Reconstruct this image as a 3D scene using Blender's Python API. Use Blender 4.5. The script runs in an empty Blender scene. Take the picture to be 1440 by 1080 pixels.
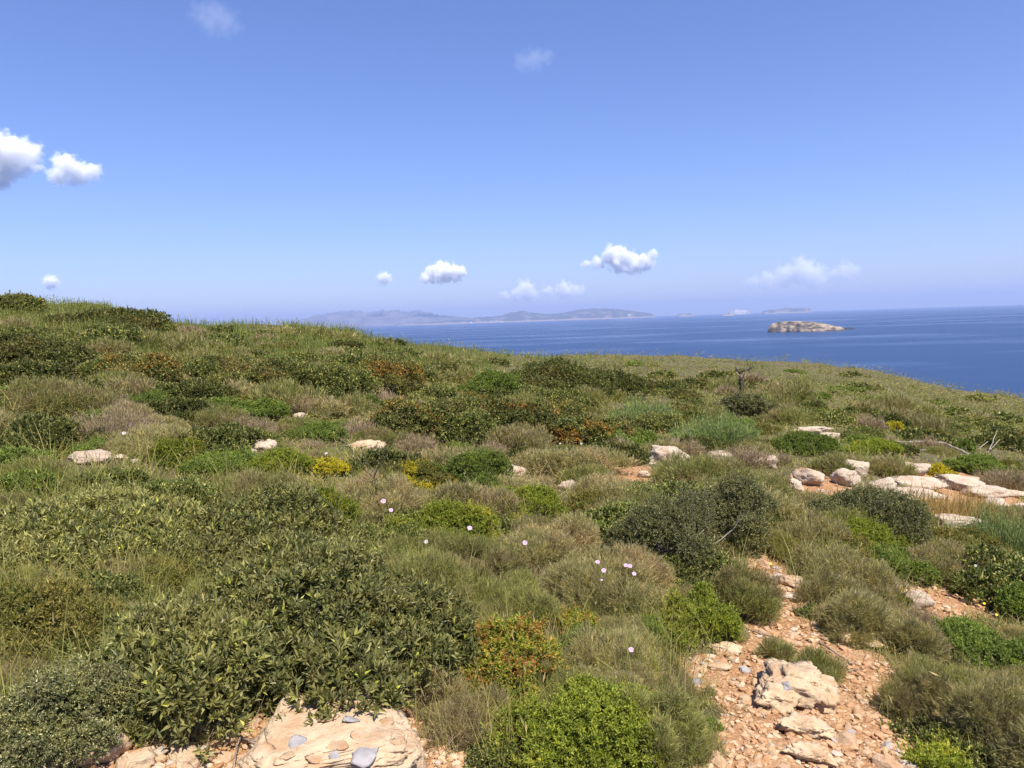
import bpy, bmesh, math, random
import numpy as np
from mathutils import Vector, Matrix, noise

random.seed(5)
RNG = np.random.default_rng(11)
R = math.radians
SC = bpy.context.scene
COL = SC.collection
EYE = 75.0                      # height of the eye above the sea
FPX, CU, CV = 1040.0, 720.0, 540.0

# ------------------------------------------------------------------ camera
PITCH, ROLL = 4.99, -1.87
ROT = (Matrix.Rotation(R(90 - PITCH), 4, 'X') @ Matrix.Rotation(R(ROLL), 4, 'Z')).to_3x3()
RM = np.array(ROT)
cam = bpy.data.cameras.new('camera')
cam.sensor_width = 36.0
cam.lens = 36.0 * FPX / 1440.0
cam.clip_start, cam.clip_end = 0.05, 200000.0
camo = bpy.data.objects.new('camera', cam)
COL.objects.link(camo)
camo.matrix_world = Matrix.Translation((0, 0, EYE)) @ ROT.to_4x4()
SC.camera = camo


def rays(u, v):
    u = np.asarray(u, float); v = np.asarray(v, float)
    d = np.stack([(u - CU) / FPX, -(v - CV) / FPX, -np.ones_like(u)], -1)
    d = d @ RM.T
    return d / np.linalg.norm(d, axis=-1, keepdims=True)


def project(P):
    q = (np.asarray(P, float) - np.array([0, 0, EYE])) @ RM
    z = np.maximum(-q[..., 2], 1e-6)
    return CU + q[..., 0] / z * FPX, CV - q[..., 1] / z * FPX, -q[..., 2]


# ------------------------------------------------------------------ value noise
_T = np.random.default_rng(3).random((256, 256))


def vnoise(x, y, s=1.0, k=0):
    x = np.asarray(x, float) * s + 37.3 * k; y = np.asarray(y, float) * s + 91.7 * k
    xi = np.floor(x).astype(int); yi = np.floor(y).astype(int)
    fx = x - xi; fy = y - yi
    fx = fx * fx * (3 - 2 * fx); fy = fy * fy * (3 - 2 * fy)
    a = _T[xi & 255, yi & 255]; b = _T[(xi + 1) & 255, yi & 255]
    c = _T[xi & 255, (yi + 1) & 255]; d = _T[(xi + 1) & 255, (yi + 1) & 255]
    return (a + (b - a) * fx) * (1 - fy) + (c + (d - c) * fx) * fy


# ------------------------------------------------------------------ terrain heights
# the crest of the hill: bearing, distance and height read off a rough survey
_su = np.array([0, 60, 100, 150, 235, 275, 400, 470, 540, 590, 700, 760, 850, 950, 1050, 1130, 1250, 1320, 1440], float)
_sv = np.array([436, 440, 440, 440, 462, 466, 469, 473, 485, 493, 501, 504, 506, 503, 507, 512, 525, 544, 562], float)
_sr = np.array([36, 36, 36, 36, 37, 37, 39, 41, 44, 48, 58, 64, 76, 88, 98, 104, 112, 112, 108], float)
_sd = rays(_su, _sv)
_sa = np.degrees(np.arctan2(_sd[:, 0], _sd[:, 1]))
_se = _sd[:, 2] / np.hypot(_sd[:, 0], _sd[:, 1])
AZ = np.concatenate([[-180, -120, -70, -45], _sa, [45, 70, 120, 180]])
TE = np.concatenate([[-.03, .0, .03, .035], _se, [-.135, -.13, -.08, -.03]])
RR = np.concatenate([[50, 45, 38, 36], _sr, [100, 80, 60, 50]])


def height(x, y):
    x = np.asarray(x, float); y = np.asarray(y, float)
    r = np.hypot(x, y); a = np.degrees(np.arctan2(x, y))
    te = np.interp(a, AZ, TE); rr = np.interp(a, AZ, RR)
    zr = te * rr
    s = (zr + 1.65) / rr
    z = -1.65 + s * r
    o = np.maximum(r - rr, 0)
    z = z - np.where(o < 60, .005 * o * o, .005 * 3600 + .6 * (o - 60))
    w = np.clip((r - 2.0) / 10, 0, 1)
    b = (vnoise(x, y, .9, 1) - .5) * .10 + (vnoise(x, y, .35, 2) - .5) * .16 * w
    b = b + (vnoise(x, y, .09, 3) - .5) * .7 * np.clip((r - 12) / 40, 0, 1) + (vnoise(x, y, .45, 4) - .5) * .55 * np.clip((r - 18) / 25, 0, 1)
    return z + b + EYE


def ground(u, v):
    """where the sight line of a picture point meets the hill"""
    d = rays(u, v).reshape(-1, 3)
    n = len(d)
    t0 = np.full(n, .3); t1 = np.full(n, np.nan)
    ts = np.geomspace(.6, 260, 260 if n > 8 else 110)
    prev = np.full(n, .5); found = np.zeros(n, bool)
    lo = prev.copy(); hi = prev.copy()
    for t in ts:
        p = d * t
        under = (p[:, 2] + EYE) < height(p[:, 0], p[:, 1])
        new = under & ~found
        lo[new] = prev[new]; hi[new] = t
        found |= new
        prev[:] = t
    for _ in range(18):
        m = (lo + hi) / 2
        p = d * m[:, None]
        under = (p[:, 2] + EYE) < height(p[:, 0], p[:, 1])
        hi = np.where(under, m, hi); lo = np.where(under, lo, m)
    P = d * hi[:, None]
    P[:, 2] += EYE
    P[~found] = np.nan
    return P


# ------------------------------------------------------------------ scene helpers
def tag(o, label=None, cat=None, group=None, kind=None):
    if label: o['label'] = label
    if cat: o['category'] = cat
    if group: o['group'] = group
    if kind: o['kind'] = kind
    return o


def empty(name, loc):
    o = bpy.data.objects.new(name, None); COL.objects.link(o)
    o.location = loc; o.empty_display_size = .1
    return o


class MB:
    """collects vertices and faces, links them as one mesh object"""
    def __init__(self):
        self.v = []; self.f3 = []; self.f4 = []; self.n = 0

    def add(self, V, F, mat=0):
        V = np.asarray(V, float).reshape(-1, 3); F = np.asarray(F, int)
        if len(V) == 0: return
        (self.f3 if F.shape[1] == 3 else self.f4).append((F + self.n, mat))
        self.v.append(V); self.n += len(V)

    def add2(self, V, F3, F4, mat=0):
        V = np.asarray(V, float).reshape(-1, 3)
        self.f3.append((np.asarray(F3, int) + self.n, mat)); self.f4.append((np.asarray(F4, int) + self.n, mat))
        self.v.append(V); self.n += len(V)

    def mesh(self, name, mats, smooth=False):
        me = bpy.data.meshes.new(name)
        V = np.concatenate(self.v)
        loops = []; tot = []; mi = []
        for fs, k in ((self.f3, 3), (self.f4, 4)):
            for F, m in fs:
                loops.append(F.ravel()); tot.append(np.full(len(F), k)); mi.append(np.full(len(F), m))
        loops = np.concatenate(loops); tot = np.concatenate(tot); mi = np.concatenate(mi)
        me.vertices.add(len(V)); me.vertices.foreach_set('co', V.astype(np.float32).ravel())
        me.loops.add(len(loops)); me.loops.foreach_set('vertex_index', loops.astype(np.int32))
        st = np.concatenate([[0], np.cumsum(tot)[:-1]])
        me.polygons.add(len(tot)); me.polygons.foreach_set('loop_start', st.astype(np.int32))
        me.polygons.foreach_set('loop_total', tot.astype(np.int32))
        me.polygons.foreach_set('material_index', mi.astype(np.int32))
        me.polygons.foreach_set('use_smooth', np.full(len(tot), bool(smooth)))
        for m in (mats if isinstance(mats, (list, tuple)) else [mats]): me.materials.append(m)
        me.update(calc_edges=True); me.validate()
        return me

    def build(self, name, mats, parent=None, smooth=False, loc=None):
        o = bpy.data.objects.new(name, self.mesh(name, mats, smooth)); COL.objects.link(o)
        if parent: o.parent = parent
        if loc is not None: o.location = loc
        return o


def nrm(v):
    return v / np.maximum(np.linalg.norm(v, axis=-1, keepdims=True), 1e-9)


def add_leaves(mb, b, d, up, L, W, fold=.3, droop=.12, mat=0):
    n = len(b)
    if n == 0: return
    d = nrm(d); s = nrm(np.cross(d, up)); q = nrm(np.cross(s, d))
    L = np.broadcast_to(L, (n,))[:, None]; W = np.broadcast_to(W, (n,))[:, None]
    m = b + d * L * .48
    V = np.stack([b, m + s * W / 2 + q * W * fold, b + d * L - q * L * droop, m - s * W / 2 + q * W * fold], 1)
    k = np.arange(n)[:, None] * 4
    F = np.concatenate([k + [[0, 1, 2]], k + [[0, 2, 3]]])
    mb.add(V, F, mat)


def add_blades(mb, b, d, L, W, bend=.3, mat=0, rng=RNG):
    n = len(b)
    if n == 0: return
    d = nrm(d)
    s = nrm(np.cross(d, rng.normal(size=(n, 3))))
    out = d * np.array([1, 1, 0]); L = np.broadcast_to(L, (n,))[:, None]; W = np.broadcast_to(W, (n,))[:, None]
    bd = (np.broadcast_to(bend, (n,)) * rng.uniform(.3, 1.5, n))[:, None]
    m = b + d * L * .5
    t = b + nrm(d + out * bd - np.array([0, 0, .35]) * bd) * L * .5 + d * L * .5
    V = np.stack([b - s * W / 2, b + s * W / 2, m - s * W * .42, m + s * W * .42, t], 1)
    k = np.arange(n)[:, None] * 5
    mb.add2(V, k + [[2, 3, 4]], k + [[0, 1, 3, 2]], mat)


def add_tube(mb, pts, rad, sides=5, mat=0):
    pts = np.asarray(pts, float); n = len(pts)
    rad = np.broadcast_to(rad, (n,))
    t = nrm(np.gradient(pts, axis=0))
    a = np.array([.31, .21, .93]); a = nrm(np.cross(t, a)); b = np.cross(t, a)
    th = np.linspace(0, 2 * np.pi, sides, endpoint=False)
    V = pts[:, None, :] + (a[:, None, :] * np.cos(th)[None, :, None] + b[:, None, :] * np.sin(th)[None, :, None]) * rad[:, None, None]
    F = []
    for i in range(n - 1):
        for j in range(sides):
            F.append((i * sides + j, i * sides + (j + 1) % sides, (i + 1) * sides + (j + 1) % sides, (i + 1) * sides + j))
    V = np.concatenate([V.reshape(-1, 3), pts[[0, -1]]])
    c0, c1 = n * sides, n * sides + 1
    T = [(c0, (j + 1) % sides, j) for j in range(sides)] + [(c1, (n - 1) * sides + j, (n - 1) * sides + (j + 1) % sides) for j in range(sides)]
    mb.add2(V, T, F, mat)


# ------------------------------------------------------------------ materials
def new_mat(name):
    m = bpy.data.materials.new(name); m.use_nodes = True
    nt = m.node_tree; nt.nodes.clear()
    return m, nt, nt.nodes, nt.links


def ramp(N, stops, interp='LINEAR'):
    c = N.new('ShaderNodeValToRGB'); c.color_ramp.interpolation = interp
    e = c.color_ramp.elements
    while len(e) < len(stops): e.new(.5)
    for k, (p, col) in zip(e, stops):
        k.position = p; k.color = (*col, 1)
    return c


def mixc(N, Lk, fac, a, b, mode='MIX'):
    m = N.new('ShaderNodeMix'); m.data_type = 'RGBA'; m.blend_type = mode
    for val, s in ((fac, m.inputs[0]), (a, m.inputs[6]), (b, m.inputs[7])):
        if hasattr(val, 'is_linked'): Lk.new(val, s)
        elif isinstance(val, tuple): s.default_value = (*val, 1)
        else: s.default_value = val
    return m.outputs[2]


def leaf_mat(name, stops, patch=None, gain=2.12, warm=(1.09, 1.0, .84), patch_scale=1.6, patch_at=(.5, .62), rough=.5, trans=.3, vary=.25, spec=.35):
    stops = [(p, tuple(x * gain * k for x, k in zip(c, warm))) for p, c in stops]
    patch = patch and [(p, tuple(x * gain * k for x, k in zip(c, warm))) for p, c in patch]
    m, nt, N, Lk = new_mat(name)
    g = N.new('ShaderNodeNewGeometry'); oi = N.new('ShaderNodeObjectInfo')
    c = ramp(N, stops); Lk.new(g.outputs['Random Per Island'], c.inputs[0])
    col = c.outputs[0]
    nz = N.new('ShaderNodeTexNoise'); nz.inputs['Scale'].default_value = patch_scale; nz.inputs['Detail'].default_value = 3
    Lk.new(g.outputs['Position'], nz.inputs['Vector'])
    if patch:
        pr = ramp(N, [(patch_at[0], (0, 0, 0)), (patch_at[1], (1, 1, 1))]); Lk.new(nz.outputs[0], pr.inputs[0])
        c2 = ramp(N, patch); Lk.new(g.outputs['Random Per Island'], c2.inputs[0])
        col = mixc(N, Lk, pr.outputs[0], col, c2.outputs[0])
    hs = N.new('ShaderNodeHueSaturation')
    v = N.new('ShaderNodeMapRange'); v.inputs[3].default_value = 1 - vary; v.inputs[4].default_value = 1 + vary
    Lk.new(oi.outputs['Random'], v.inputs[0]); Lk.new(v.outputs[0], hs.inputs['Value'])
    n2 = N.new('ShaderNodeTexNoise'); n2.inputs['Scale'].default_value = patch_scale * 5.3; n2.inputs['Detail'].default_value = 2
    Lk.new(g.outputs['Position'], n2.inputs['Vector'])
    tn = ramp(N, [(.34, (.78, .74, .80)), (.52, (1, 1, 1)), (.68, (1.22, 1.16, 1.0))]); Lk.new(n2.outputs[0], tn.inputs[0])
    col = mixc(N, Lk, 1.0, col, tn.outputs[0], 'MULTIPLY')
    Lk.new(col, hs.inputs['Color'])
    b = N.new('ShaderNodeBsdfPrincipled'); b.inputs['Roughness'].default_value = rough
    b.inputs['Specular IOR Level'].default_value = spec * .5
    Lk.new(hs.outputs[0], b.inputs['Base Color'])
    t = N.new('ShaderNodeBsdfTranslucent'); Lk.new(mixc(N, Lk, 1.0, hs.outputs[0], (1.15, 1.2, .55), 'MULTIPLY'), t.inputs['Color'])
    mx = N.new('ShaderNodeMixShader'); mx.inputs[0].default_value = trans * 1.25
    o = N.new('ShaderNodeOutputMaterial')
    Lk.new(b.outputs[0], mx.inputs[1]); Lk.new(t.outputs[0], mx.inputs[2]); Lk.new(mx.outputs[0], o.inputs[0])
    return m


def plain_mat(name, col, col2=None, scale=8, rough=.85, bump=0.0, spec=.3):
    m, nt, N, Lk = new_mat(name)
    b = N.new('ShaderNodeBsdfPrincipled'); b.inputs['Roughness'].default_value = rough; b.inputs['Specular IOR Level'].default_value = spec
    o = N.new('ShaderNodeOutputMaterial'); Lk.new(b.outputs[0], o.inputs[0])
    g = N.new('ShaderNodeNewGeometry')
    nz = N.new('ShaderNodeTexNoise'); nz.inputs['Scale'].default_value = scale; nz.inputs['Detail'].default_value = 6
    Lk.new(g.outputs['Position'], nz.inputs['Vector'])
    c = ramp(N, [(.35, col), (.65, col2 or col)]); Lk.new(nz.outputs[0], c.inputs[0]); Lk.new(c.outputs[0], b.inputs['Base Color'])
    if bump:
        bp = N.new('ShaderNodeBump'); bp.inputs['Strength'].default_value = bump; bp.inputs['Distance'].default_value = .02
        Lk.new(nz.outputs[0], bp.inputs['Height']); Lk.new(bp.outputs[0], b.inputs['Normal'])
    return m


M = {}
M['mastic'] = leaf_mat('mastic_leaf', [(0, (.045, .054, .022)), (.45, (.086, .096, .037)), (.85, (.145, .150, .062)), (.98, (.18, .185, .065)), (1, (.30, .34, .06))],
                       patch=[(0, (.070, .074, .029)), (1, (.16, .158, .062))], patch_scale=2.2, rough=.42, trans=.22, spec=.45)
M['mastic_far'] = leaf_mat('mastic_far_leaf', [(0, (.030, .042, .014)), (.5, (.055, .070, .022)), (.8, (.11, .125, .042)), (1, (.24, .23, .09))],
                           patch=[(0, (.06, .065, .026)), (.7, (.12, .11, .045)), (1, (.17, .14, .05))], patch_scale=.9, patch_at=(.52, .66), rough=.5, trans=.2, vary=.3)
M['rusty'] = leaf_mat('rusty_leaf', [(0, (.055, .062, .02)), (.5, (.085, .08, .026)), (.64, (.18, .10, .032)), (.86, (.26, .14, .042)), (1, (.33, .20, .065))], rough=.55, trans=.25, vary=.2)
M['spurge'] = leaf_mat('bright_leaf', [(0, (.068, .092, .016)), (.5, (.115, .145, .025)), (1, (.19, .215, .04))],
                       patch=[(0, (.14, .155, .03)), (1, (.25, .24, .05))], patch_scale=2.6, patch_at=(.56, .72), rough=.5, trans=.3, vary=.15)
M['deepgreen'] = leaf_mat('deep_green_leaf', [(0, (.055, .082, .022)), (.6, (.090, .126, .032)), (1, (.14, .175, .045))], rough=.5, trans=.28, vary=.2)
M['needle'] = leaf_mat('grey_green_needle', [(0, (.10, .10, .05)), (.5, (.15, .145, .075)), (1, (.22, .205, .12))],
                       patch=[(0, (.15, .12, .075)), (1, (.24, .20, .13))], patch_scale=2.5, patch_at=(.48, .68), rough=.65, trans=.25, vary=.18, spec=.2)
M['needle_green'] = leaf_mat('green_needle', [(0, (.075, .088, .034)), (.5, (.115, .125, .048)), (1, (.18, .18, .08))],
                             patch=[(0, (.11, .095, .05)), (1, (.19, .165, .10))], patch_scale=2.5, patch_at=(.46, .64), rough=.65, trans=.28, vary=.15, spec=.2)
M['broom'] = leaf_mat('broom_stem', [(0, (.050, .080, .028)), (.6, (.085, .12, .042)), (1, (.14, .17, .065))], rough=.55, trans=.15, vary=.12)
M['juniper'] = leaf_mat('dark_small_leaf', [(0, (.044, .052, .024)), (.5, (.074, .082, .038)), (.9, (.125, .130, .064)), (1, (.26, .26, .16))], rough=.42, trans=.15, vary=.12, spec=.5)
M['thorn'] = leaf_mat('dry_twig', [(0, (.095, .076, .056)), (.5, (.14, .112, .083)), (1, (.20, .167, .125))],
                      patch=[(0, (.085, .08, .04)), (1, (.15, .13, .07))], patch_scale=3, patch_at=(.55, .7), rough=.8, trans=.12, vary=.15, spec=.15)
M['rust'] = leaf_mat('rust_and_green_leaf', [(0, (.07, .10, .02)), (.45, (.13, .15, .03)), (.62, (.17, .10, .03)), (.85, (.19, .065, .028)), (1, (.26, .15, .045))],
                     patch=[(0, (.08, .12, .02)), (.7, (.17, .19, .035)), (1, (.30, .2, .05))], patch_scale=7, patch_at=(.46, .6), rough=.5, trans=.28, vary=.1)
M['yellow'] = leaf_mat('yellow_bract', [(0, (.11, .125, .02)), (.5, (.21, .20, .022)), (1, (.34, .29, .03))], rough=.55, trans=.3, vary=.12)
M['golden'] = leaf_mat('olive_gold_leaf', [(0, (.065, .066, .022)), (.5, (.105, .102, .034)), (1, (.17, .15, .05))], patch=[(0, (.06, .07, .02)), (1, (.12, .125, .04))], patch_scale=5, rough=.55, trans=.28, vary=.1)
M['grass'] = leaf_mat('grass_blade', [(0, (.075, .092, .028)), (.5, (.12, .135, .042)), (1, (.20, .20, .075))],
                      patch=[(0, (.15, .135, .055)), (1, (.27, .235, .10))], patch_scale=.7, patch_at=(.50, .68), rough=.55, trans=.35, vary=0)
M['ridge_grass'] = leaf_mat('fresh_grass_blade', [(0, (.060, .085, .024)), (.6, (.095, .122, .034)), (1, (.14, .16, .05))], rough=.55, trans=.35, vary=0)
M['seed'] = leaf_mat('seed_head', [(0, (.09, .085, .035)), (1, (.21, .18, .085))], rough=.7, trans=.2, vary=0)
M['drygrass'] = leaf_mat('dry_grass_blade', [(0, (.13, .09, .04)), (.5, (.185, .135, .06)), (1, (.26, .20, .10))], rough=.6, trans=.3, vary=0)
M['under'] = leaf_mat('undergrowth_leaf', [(0, (.075, .085, .03)), (.5, (.125, .125, .05)), (1, (.21, .19, .085))],
                      patch=[(0, (.13, .10, .06)), (1, (.25, .195, .125))], patch_scale=.8, patch_at=(.47, .62), rough=.65, trans=.22, vary=0, spec=.2)
M['herb'] = leaf_mat('herb_leaf', [(0, (.075, .105, .022)), (.6, (.12, .155, .034)), (1, (.19, .21, .06))], rough=.5, trans=.3, vary=0)
M['far'] = leaf_mat('far_scrub_leaf', [(0, (.070, .085, .024)), (.5, (.088, .104, .030)), (1, (.11, .122, .038))],
                    patch=[(0, (.095, .09, .035)), (1, (.13, .115, .048))], patch_scale=.16, patch_at=(.5, .66), rough=.6, trans=.2, vary=0)
M['bark'] = plain_mat('grey_bark', (.13, .10, .075), (.25, .21, .17), 40, .9, .3)
M['dead'] = plain_mat('bleached_wood', (.22, .18, .135), (.34, .29, .23), 30, .85, .2)
M['stick'] = plain_mat('brown_stick', (.19, .13, .09), (.31, .24, .18), 30, .85, .2)
M['charred'] = plain_mat('charred_wood', (.035, .03, .028), (.09, .08, .07), 20, .9, .2)
M['petal'] = plain_mat('pale_pink_petal', (.38, .235, .32), (.44, .33, .38), 60, .6)
M['white_petal'] = plain_mat('white_petal', (.40, .36, .32), (.36, .32, .31), 60, .6)
M['throat'] = plain_mat('flower_throat', (.75, .35, .50), (.8, .5, .6), 60, .6)
M['yellow_petal'] = plain_mat('yellow_petal', (.80, .52, .03), (.82, .60, .05), 60, .6)
M['stemgreen'] = plain_mat('green_stem', (.10, .14, .035), (.15, .18, .05), 30, .6)
M['plaster'] = plain_mat('white_plaster', (.80, .79, .76), (.74, .73, .70), .2, .9)
M['paving_roof'] = plain_mat('flat_roof', (.50, .46, .42), (.56, .52, .47), .2, .9)


def rock_mat(name, base, pink, grey, stain=(.36, .21, .10), scale=6.0, lichen=.0, bump=.6):
    m, nt, N, Lk = new_mat(name)
    g = N.new('ShaderNodeNewGeometry'); oi = N.new('ShaderNodeObjectInfo')
    b = N.new('ShaderNodeBsdfPrincipled'); b.inputs['Roughness'].default_value = .88; b.inputs['Specular IOR Level'].default_value = .25
    o = N.new('ShaderNodeOutputMaterial'); Lk.new(b.outputs[0], o.inputs[0])
    def nz(s, d=6, r=.6):
        n = N.new('ShaderNodeTexNoise'); n.inputs['Scale'].default_value = s; n.inputs['Detail'].default_value = d; n.inputs['Roughness'].default_value = r
        Lk.new(g.outputs['Position'], n.inputs['Vector']); return n.outputs[0]
    n1 = nz(scale); n2 = nz(scale * 2.3, 8, .7); n3 = nz(scale * 9, 6, .7)
    c = ramp(N, [(.36, pink), (.52, base), (.68, tuple(min(.85, x * 1.18) for x in base))]); Lk.new(n1, c.inputs[0])
    s = ramp(N, [(.56, (0, 0, 0)), (.70, (1, 1, 1))]); Lk.new(n2, s.inputs[0])
    col = mixc(N, Lk, s.outputs[0], c.outputs[0], stain)
    p = ramp(N, [(.66, (0, 0, 0)), (.74, (1, 1, 1))]); Lk.new(n3, p.inputs[0])
    col = mixc(N, Lk, p.outputs[0], col, grey)
    if lichen:
        l = ramp(N, [(.60, (0, 0, 0)), (.64, (lichen,) * 3)]); Lk.new(nz(scale * 3.1, 5), l.inputs[0])
        col = mixc(N, Lk, l.outputs[0], col, (.20, .20, .19))
    v = N.new('ShaderNodeTexVoronoi'); v.inputs['Scale'].default_value = scale * 5; Lk.new(g.outputs['Position'], v.inputs['Vector'])
    add = N.new('ShaderNodeMath'); add.operation = 'MULTIPLY_ADD'; add.inputs[1].default_value = .35
    Lk.new(v.outputs[0], add.inputs[0]); Lk.new(n3, add.inputs[2])
    bp = N.new('ShaderNodeBump'); bp.inputs['Strength'].default_value = bump; bp.inputs['Distance'].default_value = .03
    Lk.new(add.outputs[0], bp.inputs['Height']); Lk.new(bp.outputs[0], b.inputs['Normal'])
    Lk.new(col, b.inputs['Base Color'])
    return m


M['rock'] = rock_mat('weathered_limestone', (.54, .43, .31), (.48, .335, .23), (.29, .25, .215), stain=(.40, .26, .15), scale=5, lichen=.35, bump=.9)
M['slab'] = rock_mat('conglomerate', (.53, .385, .24), (.48, .30, .165), (.34, .27, .21), stain=(.44, .25, .12), scale=9, bump=.55)
M['greystone'] = rock_mat('grey_stone', (.31, .285, .27), (.26, .24, .23), (.38, .35, .33), stain=(.30, .25, .21), scale=20, bump=.3)
M['stone'] = rock_mat('path_stone', (.44, .295, .175), (.41, .235, .12), (.36, .28, .21), stain=(.40, .22, .105), scale=22, bump=.4)


def gravel_mat():
    m, nt, N, Lk = new_mat('gravel_chips')
    g = N.new('ShaderNodeNewGeometry')
    c = ramp(N, [(0, (.34, .18, .082)), (.35, (.41, .235, .12)), (.7, (.46, .30, .17)), (.95, (.51, .375, .24)), (.975, (.33, .29, .25)), (1, (.50, .39, .27))])
    Lk.new(g.outputs['Random Per Island'], c.inputs[0])
    b = N.new('ShaderNodeBsdfPrincipled'); b.inputs['Roughness'].default_value = .9; b.inputs['Specular IOR Level'].default_value = .2
    Lk.new(c.outputs[0], b.inputs['Base Color'])
    o = N.new('ShaderNodeOutputMaterial'); Lk.new(b.outputs[0], o.inputs[0])
    return m


M['gravel'] = gravel_mat()


def ground_mat():
    m, nt, N, Lk = new_mat('hillside_earth')
    g = N.new('ShaderNodeNewGeometry')
    at = N.new('ShaderNodeAttribute'); at.attribute_name = 'bare'
    def nz(s, d=8, r=.65):
        n = N.new('ShaderNodeTexNoise'); n.inputs['Scale'].default_value = s; n.inputs['Detail'].default_value = d; n.inputs['Roughness'].default_value = r
        Lk.new(g.outputs['Position'], n.inputs['Vector']); return n.outputs[0]
    litter = ramp(N, [(.3, (.075, .062, .032)), (.5, (.12, .098, .048)), (.7, (.17, .14, .07))]); Lk.new(nz(3.0), litter.inputs[0])
    soil = ramp(N, [(.28, (.33, .17, .078)), (.48, (.405, .225, .11)), (.62, (.46, .285, .155)), (.8, (.51, .36, .23))]); Lk.new(nz(6.0), soil.inputs[0])
    grit = ramp(N, [(.4, (.75, .72, .70)), (.62, (1.15, 1.12, 1.08))]); Lk.new(nz(70, 4), grit.inputs[0])
    so = mixc(N, Lk, 1.0, soil.outputs[0], grit.outputs[0], 'MULTIPLY')
    sm = N.new('ShaderNodeMath'); sm.operation = 'MULTIPLY_ADD'; sm.inputs[1].default_value = .7; sm.inputs[2].default_value = -.35
    Lk.new(nz(2.2, 6), sm.inputs[0])
    ad = N.new('ShaderNodeMath'); ad.operation = 'ADD'; ad.use_clamp = True
    Lk.new(sm.outputs[0], ad.inputs[0]); Lk.new(at.outputs['Fac'], ad.inputs[1])
    fr = ramp(N, [(.35, (0, 0, 0)), (.62, (1, 1, 1))]); Lk.new(ad.outputs[0], fr.inputs[0])
    col = mixc(N, Lk, fr.outputs[0], litter.outputs[0], so)
    b = N.new('ShaderNodeBsdfPrincipled'); b.inputs['Roughness'].default_value = .95; b.inputs['Specular IOR Level'].default_value = .15
    Lk.new(col, b.inputs['Base Color'])
    v = N.new('ShaderNodeTexVoronoi'); v.inputs['Scale'].default_value = 38; Lk.new(g.outputs['Position'], v.inputs['Vector'])
    sub = N.new('ShaderNodeMath'); sub.operation = 'MULTIPLY_ADD'; sub.inputs[1].default_value = -.6
    Lk.new(v.outputs[0], sub.inputs[0]); Lk.new(nz(45, 8), sub.inputs[2])
    bp = N.new('ShaderNodeBump'); bp.inputs['Strength'].default_value = .8; bp.inputs['Distance'].default_value = .025
    Lk.new(sub.outputs[0], bp.inputs['Height']); Lk.new(bp.outputs[0], b.inputs['Normal'])
    o = N.new('ShaderNodeOutputMaterial'); Lk.new(b.outputs[0], o.inputs[0])
    return m


M['ground'] = ground_mat()


def sea_mat():
    m, nt, N, Lk = new_mat('sea_water')
    g = N.new('ShaderNodeNewGeometry')
    mp = N.new('ShaderNodeMapping'); mp.inputs['Scale'].default_value = (1, 2.6, 1); Lk.new(g.outputs['Position'], mp.inputs['Vector'])
    b = N.new('ShaderNodeBsdfPrincipled')
    b.inputs['IOR'].default_value = 1.33
    def nz(s, d=4, r=.5):
        n = N.new('ShaderNodeTexNoise'); n.inputs['Scale'].default_value = s; n.inputs['Detail'].default_value = d; n.inputs['Roughness'].default_value = r
        Lk.new(mp.outputs[0], n.inputs['Vector']); return n.outputs[0]
    slick = ramp(N, [(.48, (0, 0, 0)), (.66, (1, 1, 1))]); Lk.new(nz(.0011, 5, .6), slick.inputs[0])
    ro = N.new('ShaderNodeMapRange'); ro.inputs[3].default_value = .34; ro.inputs[4].default_value = .20
    Lk.new(slick.outputs[0], ro.inputs[0]); Lk.new(ro.outputs[0], b.inputs['Roughness'])
    sp = N.new('ShaderNodeMapRange'); sp.inputs[3].default_value = .24; sp.inputs[4].default_value = .50
    Lk.new(slick.outputs[0], sp.inputs[0]); Lk.new(sp.outputs[0], b.inputs['Specular IOR Level'])
    b.inputs['Base Color'].default_value = (.011, .036, .105, 1)
    bp = N.new('ShaderNodeBump'); bp.inputs['Strength'].default_value = .5; bp.inputs['Distance'].default_value = 1.0
    Lk.new(nz(.25, 5, .6), bp.inputs['Height']); Lk.new(bp.outputs[0], b.inputs['Normal'])
    o = N.new('ShaderNodeOutputMaterial'); Lk.new(b.outputs[0], o.inputs[0])
    return m


M['sea'] = sea_mat()


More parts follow.
